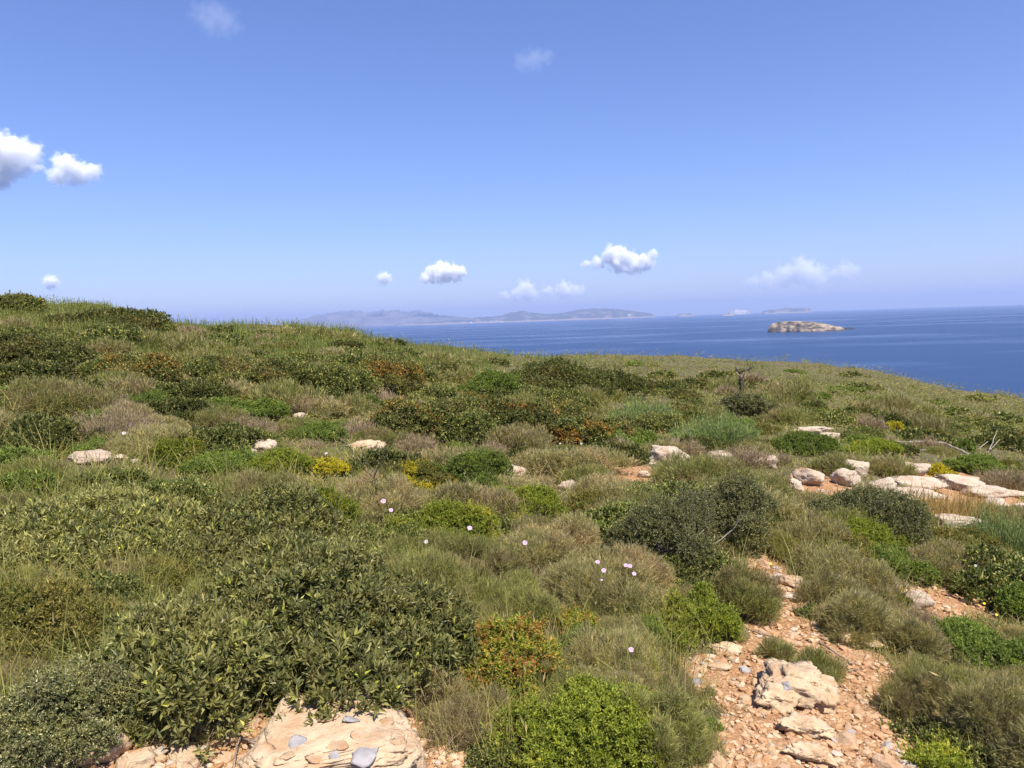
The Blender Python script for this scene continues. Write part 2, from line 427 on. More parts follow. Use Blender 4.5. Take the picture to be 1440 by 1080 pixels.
def island_mat(name, scrub, rock, scale, at=(.45, .6), z_rock=None, squash=1.0):
    m, nt, N, Lk = new_mat(name)
    g = N.new('ShaderNodeNewGeometry')
    b = N.new('ShaderNodeBsdfPrincipled'); b.inputs['Roughness'].default_value = .95; b.inputs['Specular IOR Level'].default_value = .1
    nz = N.new('ShaderNodeTexNoise'); nz.inputs['Scale'].default_value = scale; nz.inputs['Detail'].default_value = 9; nz.inputs['Roughness'].default_value = .65
    mp = N.new('ShaderNodeMapping'); mp.inputs['Scale'].default_value = (1, 1, squash); Lk.new(g.outputs['Position'], mp.inputs['Vector'])
    Lk.new(mp.outputs[0], nz.inputs['Vector'])
    c = ramp(N, [(at[0], scrub), (at[1], rock)]); Lk.new(nz.outputs[0], c.inputs[0])
    col = c.outputs[0]
    if z_rock:                                   # bare cliff along the shore
        s = N.new('ShaderNodeSeparateXYZ'); Lk.new(g.outputs['Position'], s.inputs[0])
        ad = N.new('ShaderNodeMath'); ad.operation = 'MULTIPLY_ADD'; ad.inputs[1].default_value = z_rock * 2.2
        Lk.new(nz.outputs[0], ad.inputs[0]); 
        neg = N.new('ShaderNodeMath'); neg.operation = 'MULTIPLY'; neg.inputs[1].default_value = -1.0
        Lk.new(s.outputs[2], neg.inputs[0]); Lk.new(neg.outputs[0], ad.inputs[2])
        rr = N.new('ShaderNodeMapRange'); rr.inputs[1].default_value = z_rock * .2; rr.inputs[2].default_value = z_rock * .5
        Lk.new(ad.outputs[0], rr.inputs[0])
        col = mixc(N, Lk, rr.outputs[0], col, tuple(min(.7, x * 1.25) for x in rock))
    Lk.new(col, b.inputs['Base Color'])
    bp = N.new('ShaderNodeBump'); bp.inputs['Strength'].default_value = .7; bp.inputs['Distance'].default_value = .06 / scale
    Lk.new(nz.outputs[0], bp.inputs['Height']); Lk.new(bp.outputs[0], b.inputs['Normal'])
    o = N.new('ShaderNodeOutputMaterial'); Lk.new(b.outputs[0], o.inputs[0])
    return m


M['far_hill'] = island_mat('bare_far_hill', (.10, .085, .07), (.20, .165, .14), .0022, (.4, .62))
M['far_coast'] = island_mat('green_far_coast', (.05, .055, .035), (.24, .175, .12), .004, (.5, .66), z_rock=45)
M['far_pale'] = island_mat('pale_far_islet', (.26, .21, .18), (.50, .44, .39), .004, (.4, .6))
M['islet'] = island_mat('islet_rock', (.075, .064, .042), (.38, .285, .205), .035, (.43, .60), squash=3.5)
M['reef'] = island_mat('dark_reef', (.05, .045, .04), (.10, .09, .08), .2)

# ------------------------------------------------------------------ world, sun
SUN_EL, SUN_AZ = 60.0, 150.0     # azimuth measured from straight ahead (+Y) towards the right (+X)
w = bpy.data.worlds.new('World'); SC.world = w; w.use_nodes = True
N = w.node_tree.nodes; Lk = w.node_tree.links; N.clear()
sky = N.new('ShaderNodeTexSky'); sky.sky_type = 'NISHITA'; sky.sun_disc = False
sky.sun_elevation = R(SUN_EL); sky.sun_rotation = R(SUN_AZ)
sky.altitude = 50; sky.air_density = 1.1; sky.dust_density = .35; sky.ozone_density = 6.0
bg = N.new('ShaderNodeBackground'); bg.inputs['Strength'].default_value = .071
wo = N.new('ShaderNodeOutputWorld')
Lk.new(mixc(N, Lk, 1.0, sky.outputs[0], (.95, .93, 1.24), 'MULTIPLY'), bg.inputs[0]); Lk.new(bg.outputs[0], wo.inputs[0])
sd = bpy.data.lights.new('sun', 'SUN'); sd.energy = 4.2; sd.angle = R(.53); sd.color = (1, .955, .88)
so = bpy.data.objects.new('sun', sd); COL.objects.link(so)
sdir = Vector((math.sin(R(SUN_AZ)) * math.cos(R(SUN_EL)), math.cos(R(SUN_AZ)) * math.cos(R(SUN_EL)), math.sin(R(SUN_EL))))
so.rotation_euler = sdir.to_track_quat('Z', 'Y').to_euler(); so.location = (0, 0, EYE + 50)
SC.view_settings.view_transform = 'Standard'; SC.view_settings.look = 'None'
SC.view_settings.exposure = 0.98; SC.view_settings.gamma = 1.0; SC.view_settings.use_curve_mapping = False
SC.cycles.max_bounces = 10; SC.cycles.diffuse_bounces = 5; SC.cycles.transmission_bounces = 4
SC.cycles.volume_bounces = 10; SC.cycles.use_denoising = True
SC.cycles.volume_step_rate = 1.0; SC.cycles.volume_max_steps = 128

# ------------------------------------------------------------------ bare earth, outlined on the hill
BARE = [
    [(1050, 788), (1088, 782), (1124, 830), (1140, 870), (1178, 905), (1240, 920), (1268, 960), (1258, 1005), (1312, 1040), (1340, 1130), (960, 1130), (1004, 1000), (945, 935), (1030, 905), (1045, 872), (1078, 850), (1050, 812)],
    [(1265, 832), (1320, 812), (1400, 828), (1430, 862), (1340, 885), (1290, 866)],
    [(90, 1130), (130, 1045), (230, 1045), (335, 1035), (395, 985), (480, 970), (565, 985), (610, 1040), (705, 1035), (715, 1130)],
    [(712, 864), (732, 832), (772, 838), (765, 866)],
    [(806, 880), (852, 876), (856, 908), (812, 908)],
    [(850, 658), (922, 656), (922, 684), (858, 680)],
    [(606, 908), (642, 915), (655, 972), (608, 965)],
    [(1070, 690), (1105, 690), (1100, 720), (1075, 715)],
    [(1110, 660), (1160, 655), (1200, 690), (1150, 705), (1112, 690)],
    [(1280, 655), (1340, 660), (1440, 690), (1440, 720), (1330, 720), (1270, 700)],
]


def inside(poly, u, v):
    c = np.zeros(u.shape, bool); n = len(poly)
    for i in range(n):
        x1, y1 = poly[i]; x2, y2 = poly[(i + 1) % n]
        if y1 == y2: continue
        hit = ((y1 > v) != (y2 > v)) & (u < (x2 - x1) * (v - y1) / (y2 - y1) + x1)
        c ^= hit
    return c


BAREW = []
for p in BARE:
    q = ground([a for a, b in p], [b for a, b in p])
    BAREW.append([(float(a), float(b)) for a, b, c in q])


def bare(x, y):
    x = np.asarray(x, float); y = np.asarray(y, float)
    jx = x + (vnoise(x, y, 5, 5) - .5) * .16; jy = y + (vnoise(x, y, 5, 6) - .5) * .22
    o = np.zeros(x.shape, bool)
    for p in BAREW: o |= inside(p, jx, jy)
    return o


# ------------------------------------------------------------------ the hill and the sea
def make_hill():
    az = np.concatenate([np.arange(-180, -46, 3.0), np.arange(-46, 46, .3), np.arange(46, 180, 3.0)])
    rr = np.concatenate([np.geomspace(.5, 12, 150), np.geomspace(12, 420, 130)[1:]])
    A, Q = np.meshgrid(np.radians(az), rr)
    X = Q * np.sin(A); Y = Q * np.cos(A)
    Z = height(X, Y)
    Z = np.where(Q < 12, Z + (vnoise(X, Y, 14, 8) - .5) * .018, Z)
    n, m = X.shape
    V = np.concatenate([np.stack([X, Y, Z], -1).reshape(-1, 3), [[0, 0, float(height(0., 0.01))]]])
    i = np.arange(n - 1)[:, None]; j = np.arange(m)[None, :]
    F = np.stack([i * m + j, (i + 1) * m + j, (i + 1) * m + (j + 1) % m, i * m + (j + 1) % m], -1).reshape(-1, 4)[:, ::-1]
    T = [(n * m, (k + 1) % m, k) for k in range(m)]
    mb = MB(); mb.add2(V, T, F)
    o = mb.build('hillside', M['ground'], smooth=True)
    a = o.data.attributes.new('bare', 'FLOAT', 'POINT')
    bv = bare(V[:, 0], V[:, 1]) & (np.hypot(V[:, 0], V[:, 1]) < 30)
    a.data.foreach_set('value', bv.astype(np.float32))
    tag(o, 'green hillside sloping down towards the sea', kind='structure')


make_hill()


def make_sea():
    rr = np.array([0, 200, 1000, 4000, 12000, 24000, 39000.])
    th = np.linspace(0, 2 * np.pi, 128, endpoint=False)
    V = [(0, 0, 0)] + [(r * math.cos(t), r * math.sin(t), 0) for r in rr[1:] for t in th]
    k = 128
    F = [(1 + i * k + j, 1 + (i + 1) * k + j, 1 + (i + 1) * k + (j + 1) % k, 1 + i * k + (j + 1) % k) for i in range(len(rr) - 2) for j in range(k)]
    mb = MB(); mb.add2(V, [(0, 1 + j, 1 + (j + 1) % k) for j in range(k)], F)
    o = mb.build('sea', M['sea'])
    tag(o, 'calm deep blue sea reaching to the hazy horizon', kind='structure')


make_sea()


# ------------------------------------------------------------------ islands
def sea_point(u, v):
    d = rays(u, v)
    t = -EYE / d[..., 2]
    return d * t[..., None]


def make_island(name, prof, D, depth, mat, seed, rough=.12, rows=9, cliff=0.0):
    """prof: (u, rise in picture units); a ridge with a fore slope and a back slope standing on the sea"""
    u = np.arange(prof[0][0], prof[-1][0] + .1, max(.5, (prof[-1][0] - prof[0][0]) / 160))
    h = np.interp(u, [p[0] for p in prof], [p[1] for p in prof]) / FPX * D
    d = rays(u, np.full(len(u), 451.0) - (u - 720) * .0327)
    dh = nrm(d * np.array([1, 1, 0]))
    x01 = np.linspace(0, 1, len(u)); end = np.clip(np.minimum(x01, 1 - x01) * 8, .12, 1)
    V = []
    rng = np.random.default_rng(seed)
    for k in range(rows):
        t = k / (rows - 1)
        s = math.sin(math.pi * min(t, 1)) ** (.8 if not cliff else .45)
        base = dh * (D + depth * (t - .5) * end)[:, None]
        nz = (vnoise(u * .12, t * 9 + 0 * u, 2.2, seed) - .5) * 2 * rough + (vnoise(u * .5, t * 25 + 0 * u, 2.2, seed + 1) - .5) * rough
        z = h * s * (1 + nz * (0 if k in (0, rows - 1) else 1)) - (D * .0006 if k in (0, rows - 1) else 0)
        base[:, 2] = z
        V.append(base)
    V = np.concatenate(V); m = len(u)
    F = [(k * m + j, k * m + j + 1, (k + 1) * m + j + 1, (k + 1) * m + j) for k in range(rows - 1) for j in range(m - 1)]
    V = np.concatenate([V]); mb = MB(); mb.add(V, F)
    return mb.build(name, mat, smooth=True)


o = make_island('hills', [(395, 0), (412, 8), (440, 16), (470, 20), (497, 22), (515, 19), (545, 21), (575, 17), (590, 19), (612, 14), (640, 10), (665, 6), (690, 2), (700, 0)], 26000, 5000, M['far_hill'], 2, rows=13)
tag(o, 'bare purple-grey far hills across the water behind the grassy crest', kind='structure')
o = make_island('coast', [(560, 1), (600, 3), (640, 6), (670, 8), (700, 8), (722, 13), (735, 14.5), (752, 11), (772, 8.5), (795, 10), (815, 14), (828, 15), (850, 13.5), (872, 12.5), (893, 9), (910, 6), (918, 4.5), (920, 0)], 22000, 2600, M['far_coast'], 5, rows=13, cliff=1)
tag(o, 'long green far coast with tan cliffs and tiny white houses', kind='structure')
for lab, prof, D, dep, mat in [
        ('tiny flat tan far islet just right of the long green coast', [(951, 0), (954, 3.6), (962, 4.4), (972, 3.5), (978, 0)], 21500, 500, 'far_coast'),
        ('palest far islet, white cliffs on the horizon in the middle of the far islets', [(1022, 0), (1026, 4.2), (1034, 6.8), (1042, 6.2), (1052, 5.5), (1056, 0)], 23500, 500, 'far_pale'),
        ('long low pinkish far islet on the horizon above the big rocky islet', [(1068, 0), (1074, 4.2), (1090, 5.2), (1108, 6.2), (1128, 6.0), (1139, 5.5), (1142, 0)], 22500, 800, 'far_coast'),
        ('thin tan far skerry below the white-cliffed far islet', [(1014, 0), (1018, 2), (1028, 2.4), (1034, 0)], 17000, 200, 'far_coast')]:
    o = make_island('far_islet', prof, D, dep, M[mat], 7, rows=7, cliff=1)
    tag(o, lab, 'islet', 'far islets on the horizon')


def make_islet(u0, u1, vb, prof, name, mat, seed, depth_f=.55):
    b = sea_point(np.array([(u0 + u1) / 2.]), np.array([float(vb)]))[0]
    D = math.hypot(b[0], b[1]); px = D / FPX * 1.02
    fw = nrm(np.array([[b[0], b[1], 0.]]))[0]; rt = np.array([fw[1], -fw[0], 0])
    nu, nv = 120, 40
    wid = (u1 - u0) * px; dep = wid * depth_f
    xs = np.linspace(-.5, .5, nu); ts = np.linspace(0, 1, nv)
    X, T = np.meshgrid(xs, ts)
    h = np.interp(X, [p[0] for p in prof], [p[1] for p in prof]) * px
    edge = np.clip(1 - (np.abs(X) * 2) ** 3.0, 0.02, 1) ** .5
    ledge = (vnoise(X * 7, T * 7, 1, seed) - .5) * .20 * np.clip(T * 12, 0, 1)
    s = np.clip(np.minimum(T * 3.4, (1 - T) * 2.0) * 1.6 + ledge, 0, 1) ** .7
    strata = np.round(s * 5) / 5 * .55 + s * .45
    Z = h * strata * (1 + (vnoise(X * 18, T * 18, 1, seed + 2) - .5) * .10) - (T < 1e-3) * 3 - (T > .999) * 3
    Z += (vnoise(X * 80, T * 40, 1, seed + 3) - .5) * px * .9 * (s > .1)
    off = (T - .18) * dep * edge + (vnoise(X * 16, T * 2, 1, seed + 4) - .5) * dep * .12
    P = b[None, None, :] + rt * (X * wid)[..., None] + fw * off[..., None]
    P[..., 2] = Z
    F = [(i * nu + j, i * nu + j + 1, (i + 1) * nu + j + 1, (i + 1) * nu + j) for i in range(nv - 1) for j in range(nu - 1)]
    mb = MB(); mb.add(P.reshape(-1, 3), F)
    return mb.build(name, mat, smooth=False)


o = make_islet(1087, 1180, 466, [(-.5, 2), (-.485, 7), (-.45, 10), (-.38, 12), (-.25, 12.8), (-.1, 12.4), (.08, 11.2), (.2, 9.4), (.3, 7), (.38, 5.2), (.44, 4.2), (.47, 2.6), (.5, .6)], 'rocky_islet', M['islet'], 3)
tag(o, 'large flat-topped tan rocky islet alone in the blue sea', 'islet')
o = make_islet(1188, 1201, 463, [(-.5, .5), (-.3, 2.0), (0, 1.4), (.2, 2.2), (.5, .4)], 'reef_rock', M['reef'], 9)
tag(o, 'small dark reef rock off the pointed end of the rocky islet', 'rock')


def make_houses():
    spots = [(662, 1.5), (683, 2), (699, 2.4), (712, 2), (742, 3), (760, 4), (768, 3), (783, 6), (801, 7), (812, 9), (824, 8), (838, 9), (846, 6), (862, 8), (871, 6), (884, 5), (706, 1), (690, 1)]
    first = None
    for k, (u, rise) in enumerate(spots):
        d = rays(np.array([float(u)]), np.array([451 - (u - 720) * .0327]))[0]
        dh = nrm(d * np.array([1, 1, 0])); D = 22000 - 2600 * .5 * (1 - rise / 14) - 60
        p = dh * D; p[2] = rise / FPX * D
        if first is None:
            r = empty('house', p)
            mb = MB(); s = np.array([26, 16, 9.])
            c = np.array([(x, y, z) for z in (-30 / 9, 1) for x, y in ((-1, -1), (1, -1), (1, 1), (-1, 1))]) * s
            mb.add(c, [(0, 1, 5, 4), (1, 2, 6, 5), (2, 3, 7, 6), (3, 0, 4, 7), (3, 2, 1, 0), (4, 5, 6, 7)])
            mb.build('wall', M['plaster'], r)
            mb = MB(); c2 = np.array([(x, y, z) for z in (9.1, 11) for x, y in ((-27, -17), (27, -17), (27, 17), (-27, 17))], float)
            mb.add(c2, [(0, 1, 5, 4), (1, 2, 6, 5), (2, 3, 7, 6), (3, 0, 4, 7), (3, 2, 1, 0), (4, 5, 6, 7)])
            mb.build('roof', M['paving_roof'], r)
            first = r
        else:
            r = first.copy(); COL.objects.link(r)
            for ch in list(first.children):
                c = ch.copy(); COL.objects.link(c); c.parent = r
            r.location = p
        r.rotation_euler.z = random.uniform(-.5, .5); r.scale = (random.uniform(.7, 1.3),) * 3
        tag(r, 'tiny white house on the long green far coast', 'house', 'white houses on the far coast')


make_houses()


# ------------------------------------------------------------------ plants
def lobe_points(rng, rx, ry, h, n, m=10, core=.5, shell=.20, lowcut=.03):
    th = rng.uniform(0, 2 * np.pi, m); rho = np.sqrt(rng.random(m)) * .82
    q = rng.uniform(.20, .40, m)
    rho[0] = 0; q[0] = core; rho[1:4] *= .75; q[1:4] = rng.uniform(.3, .46, 3)
    C = np.stack([rx * rho * np.cos(th), ry * rho * np.sin(th), h * (.22 + .40 * rng.random(m)) * (1 - .8 * rho ** 2)], 1)
    S = np.stack([rx * q, ry * q, np.minimum(h * (q + .12), h * 1.0 - C[:, 2]) * rng.uniform(.6, 1.25, m)], 1)
    out_p = []; out_n = []; got = 0
    while got < n:
        k = int(n * 1.8) + 50
        i = rng.choice(m, k, p=q ** 2 / (q ** 2).sum())
        d = nrm(rng.normal(size=(k, 3))); d[:, 2] = np.where(d[:, 2] < -.25, -d[:, 2], d[:, 2])
        rad = 1 - np.abs(rng.normal(0, shell, k)) + .03
        p = C[i] + d * S[i] * rad[:, None]
        e = np.min(np.linalg.norm((p[:, None, :] - C[None]) / S[None], axis=2) + (np.arange(m)[None] == i[:, None]) * 9, axis=1)
        hole = vnoise(p[:, 0] / rx * 2.6 + 9 * p[:, 2] / h, p[:, 1] / ry * 2.6 + 3 * p[:, 2] / h, 1.0, m) + .5 * vnoise(p[:, 0] / rx * 6, p[:, 1] / ry * 6 + 4 * p[:, 2] / h, 1.0, m + 1)
        ok = (p[:, 2] > h * lowcut) & ((e > .8) | (rng.random(k) < .15)) & ((hole > .52) | (rng.random(k) < .22))
        nn = nrm(d / S[i] * np.mean(S[i], axis=1, keepdims=True))
        out_p.append(p[ok]); out_n.append(nn[ok]); got += ok.sum()
    p = np.concatenate(out_p)[:n]; nn = np.concatenate(out_n)[:n]
    lo = np.percentile(p, 2, axis=0); hi = np.percentile(p, 98, axis=0)      # fill the nominal width, depth and height
    for c, q in ((0, rx), (1, ry)): p[:, c] = (p[:, c] - (lo[c] + hi[c]) / 2) * (2 * q / (hi[c] - lo[c]))
    p[:, 2] *= h / hi[2]
    return p, nn


def sprigs(mb, rng, P, Nn, k, L, W, spread=(.7, 1.25), stem=.5, fold=.3, up=.5, jit=.35, mat=0, droop=.12):
    n = len(P)
    ax = nrm(Nn + np.array([0, 0, up]) + rng.normal(0, jit, (n, 3)))
    a = nrm(np.cross(ax, rng.normal(size=(n, 3)))); b = np.cross(ax, a)
    ph = (np.arange(k)[None] * 2.4 + rng.uniform(0, 6.28, (n, 1)) + rng.normal(0, .2, (n, k)))
    sp = np.linspace(spread[1], spread[0] * .35, k)[None] + rng.normal(0, .15, (n, k))
    d = ax[:, None] * np.cos(sp)[..., None] + (a[:, None] * np.cos(ph)[..., None] + b[:, None] * np.sin(ph)[..., None]) * np.sin(sp)[..., None]
    base = P[:, None] + ax[:, None] * (np.linspace(-.6, .35, k)[None] * stem * L)[..., None]
    Ls = L * rng.uniform(.7, 1.25, (n, k)); Ws = W * rng.uniform(.75, 1.2, (n, k))
    upv = np.broadcast_to(ax[:, None], d.shape) + rng.normal(0, .3, d.shape)
    add_leaves(mb, base.reshape(-1, 3), d.reshape(-1, 3), upv.reshape(-1, 3), Ls.ravel(), Ws.ravel(), fold, droop, mat)


def stems(mb, rng, rx, ry, h, n, r0, mat=0, reach=.8):
    for _ in range(n):
        th = rng.uniform(0, 6.28); q = math.sqrt(rng.random()) * reach
        e = np.array([rx * q * math.cos(th), ry * q * math.sin(th), h * rng.uniform(.55, .92) * (1 - .35 * q * q)])
        b = np.array([e[0] * .15, e[1] * .15, -.03])
        t = np.linspace(0, 1, 5)[:, None]
        p = b + (e - b) * t + np.array([e[0], e[1], 0]) * (.25 * np.sin(t * np.pi)) + rng.normal(0, .02 * h, (5, 3)) * t
        add_tube(mb, p, np.linspace(r0, r0 * .3, 5), 4, mat)


def wiry(mb, rng, rx, ry, h, n, W, needle, nk, mat=0, upr=1.0, nW=None):
    """upright fine twigs fanning from the base, with needles along their upper part"""
    th = rng.uniform(0, 6.28, n); q = np.sqrt(rng.random(n))
    lump = .60 + .85 * vnoise(np.cos(th) * q * 3 + 5, np.sin(th) * q * 3 + 5, 1.3, int(rng.integers(1, 50)))
    e = np.stack([rx * q * np.cos(th), ry * q * np.sin(th), h * lump * (1 - .55 * q ** 2) * rng.uniform(.55, 1.02, n)], 1)
    b = np.stack([e[:, 0] * (.55 * upr), e[:, 1] * (.55 * upr), np.full(n, -.02)], 1)
    d = e - b; L = np.linalg.norm(d, axis=1)
    add_blades(mb, b, d, L, W, .12, mat, rng)
    if nk:
        t = rng.uniform(.35, 1.0, (n, nk)) ** .8
        bb = b[:, None] + d[:, None] * t[..., None]
        dd = nrm(d)[:, None] + rng.normal(0, .55, (n, nk, 3)) + np.array([0, 0, .25])
        nl = needle * rng.uniform(.6, 1.4, (n, nk))
        nw = (nW or W) * rng.uniform(.7, 1.2, (n, nk))
        add_leaves(mb, bb.reshape(-1, 3), dd.reshape(-1, 3), rng.normal(size=(n * nk, 3)), nl.ravel(), nw.ravel(), .2, .0, mat)


# leaf style of each kind:  material, leaf length, leaf width, leaves to a sprig, cover
KIND = {
    'mastic_shrub': ('mastic', .040, .0135, 9, 3.0),
    'scrub_oak': ('mastic_far', .040, .020, 8, 2.8),
    'spurge_shrub': ('spurge', .017, .0072, 10, 3.0),
    'green_shrub': ('deepgreen', .020, .009, 9, 3.0),
    'dark_shrub': ('juniper', .0135, .0058, 9, 3.2),
    'rusty_shrub': ('rust', .019, .010, 9, 2.6),
    'golden_shrub': ('golden', .026, .008, 9, 2.8),
    'yellow_spurge': ('yellow', .016, .008, 10, 3.0),
    'needle_shrub': ('needle', 0, 0, 0, 0),
    'fresh_needle_shrub': ('needle_green', 0, 0, 0, 0),
    'broom_shrub': ('broom', 0, 0, 0, 0),
    'thorny_shrub': ('thorn', 0, 0, 0, 0),
}
PXM = 1 / 740.0                  # one pixel of the picture at a metre


def foliage(kind, rng, rx, ry, h, dist):
    mat, L, W, k, cover = KIND[kind]
    mb = MB(); px = dist * PXM
    if k:
        L2 = max(L, 1.9 * px); W2 = max(W * L2 / L * (1 if L2 == L else 1.1), .8 * px)
        area = 2 * math.pi * ((rx * ry) ** .8 + 2 * (rx * h) ** .8) / 3 * 1.0
        n = int(cover * area / (k * L2 * W2 * .62) * 1.15)
        n = int(np.clip(n, 40, 6500))
        P, Nn = lobe_points(rng, rx, ry, h, n, m=int(np.clip(12 + 12 * rx, 12, 34)))
        old = rng.random(n) < .62     # grown leaves and smaller young ones
        sprigs(mb, rng, P[old], Nn[old], k, L2 * 1.12, W2 * 1.08, fold=.28)
        sprigs(mb, rng, P[~old], Nn[~old], k + 2, L2 * .66, W2 * .7, fold=.3, up=.9, spread=(.4, 1.05))
        # a few shoots break the outline
        s = max(8, int(n * .09)); i = rng.choice(n, s)
        ax = nrm(Nn[i] + np.array([0, 0, .7]) + rng.normal(0, .35, (s, 3))); ln = rng.uniform(.03, .34, s) * rng.uniform(.4, 1, s) * max(h, .25)
        for q in (.35, .7, 1.0):
            sprigs(mb, rng, P[i] + ax * (ln * q)[:, None], ax, max(4, k // 2), L2 * (1.1 - .3 * q), W2, fold=.28, stem=1.2, up=.6)
        if kind == 'scrub_oak' and rng.random() < .0:
            pass
    else:
        W2 = max(.0022, .42 * px)
        if kind == 'broom_shrub':
            n = int(np.clip(rx * ry * 3.1 / (W2 * max(.1, h)) * 3.4, 300, 5000))
            wiry(mb, rng, rx, ry, h, n, W2 * 1.3, .07, 3, upr=1.25, nW=W2 * 1.3)
        elif kind == 'thorny_shrub':
            n = int(np.clip(rx * ry * 3.1 / (W2 * max(.1, h)) * 1.9, 150, 2500))
            wiry(mb, rng, rx, ry, h, n, W2, max(.035, 5 * px), 5, upr=.9, nW=W2 * .9)
        else:
            n = int(np.clip(rx * ry * 3.1 / (W2 * max(.1, h)) * .7, 80, 1200))
            wiry(mb, rng, rx * 1.18, ry * 1.18, h * 1.38, n, W2 * .9, max(.024, 3.2 * px), 7, upr=1.0, nW=W2)
            L2 = max(.034, 4.5 * px); Wn = max(.0024, .5 * px); k = 12
            area = 2 * math.pi * ((rx * ry) ** .8 + 2 * (rx * h) ** .8) / 3
            n = int(np.clip(2.4 * area / (k * L2 * Wn * .6), 60, 7000))
            P, Nn = lobe_points(rng, rx, ry, h, n, m=int(np.clip(12 + 10 * rx, 12, 26)), core=.36, shell=.28)
            sprigs(mb, rng, P, Nn, k, L2, Wn, spread=(.2, 1.0), stem=1.7, up=.8, jit=.5, fold=.1, droop=.05)
    return mb


def solve_size(u, v, wpx, hpx, ratio=.95, cap=.95):
    P = ground([u], [v])[0]
    D = float(project(P)[2]); m = D / FPX
    rx = wpx * m / 2; ry = rx * ratio
    th = math.asin(min(.9, (EYE - P[2]) / np.linalg.norm(P - np.array([0, 0, EYE]))))
    h = (hpx * m - ry * 1.0 * math.sin(th)) / math.cos(th)
    if h > cap * rx:             # deep rather than tall
        h = cap * rx + (h - cap * rx) * .35
    if h < .42 * rx:
        ry = max(.45 * rx, (hpx * m - .42 * rx * math.cos(th)) / math.sin(th)); ry = min(ry, rx * .9)
        h = max(.28 * rx, (hpx * m - ry * math.sin(th)) / math.cos(th))
    fw = nrm(np.array([P[0], P[1], 0.]))
    c = P + fw * ry * .8
    c[2] = float(height(c[0], c[1]))
    return P, c, D, rx, ry, h, math.atan2(-P[0], P[1])


ROCKS = []
SEEN = [(1130, 1066, 300, 110), (1110, 905, 120, 70), (1335, 880, 130, 60), (1043, 560, 36, 40), (518, 704, 80, 86), (1320, 646, 120, 28), (748, 850, 60, 46), (1400, 640, 40, 30), (1005, 500, 20, 8)]   # picture spots that no repeat may cover
PLACED = []                      # world x, y, radius of all that stands on the slope


def plant(kind, u, v, wpx, hpx, label, seed, group=None, extra=None):
    rng = np.random.default_rng(seed)
    P, c, D, rx, ry, h, rz = solve_size(u, v, wpx, hpx, *((1.2, .55) if kind == 'mastic_shrub' else (.95, max(.8, 1.15 * hpx / wpx))))
    PLACED.append((c[0], c[1], max(rx, ry)))
    if kind in ('spurge_shrub', 'yellow_spurge', 'green_shrub', 'rusty_shrub'): SEEN.append((u, v, wpx * .75, hpx))
    cat = 'shrub'
    r = empty(kind, c - np.array([0, 0, .02])); r.rotation_euler.z = rz
    tag(r, label, cat, group)
    f = foliage(kind, rng, rx, ry, h, D)
    mats = [M[KIND[kind][0]]]
    if extra:                    # a patch of the crown with leaves of another colour
        mats.append(M[extra[0]])
        V = np.concatenate(f.v)
        for fs in (f.f3,):
            new = []
            for F, m in fs:
                cen = V[F[:, 0]]
                nzv = vnoise(cen[:, 0] / max(rx, .01) * 2 + 7, cen[:, 2] / max(h, .01) * 1.6 + cen[:, 1] / max(ry, .01), 1.0, seed)
                # both halves of a leaf share their first vertex, so they change together
                hit = nzv + rng.normal(0, .10, len(nzv))[np.unique(F[:, 0], return_inverse=True)[1]] > extra[1]
                new.append((F[~hit], m)); 
                if hit.any(): new.append((F[hit], 1))
            fs[:] = [x for x in new if len(x[0])]
    f.build('foliage', mats, r)
    s = MB()
    stems(s, rng, rx, ry, h, int(np.clip(10 + rx * 22, 8, 34)), max(.004, .011 * rx ** .5))
    s.build('branches', M['bark'], r)
    return r


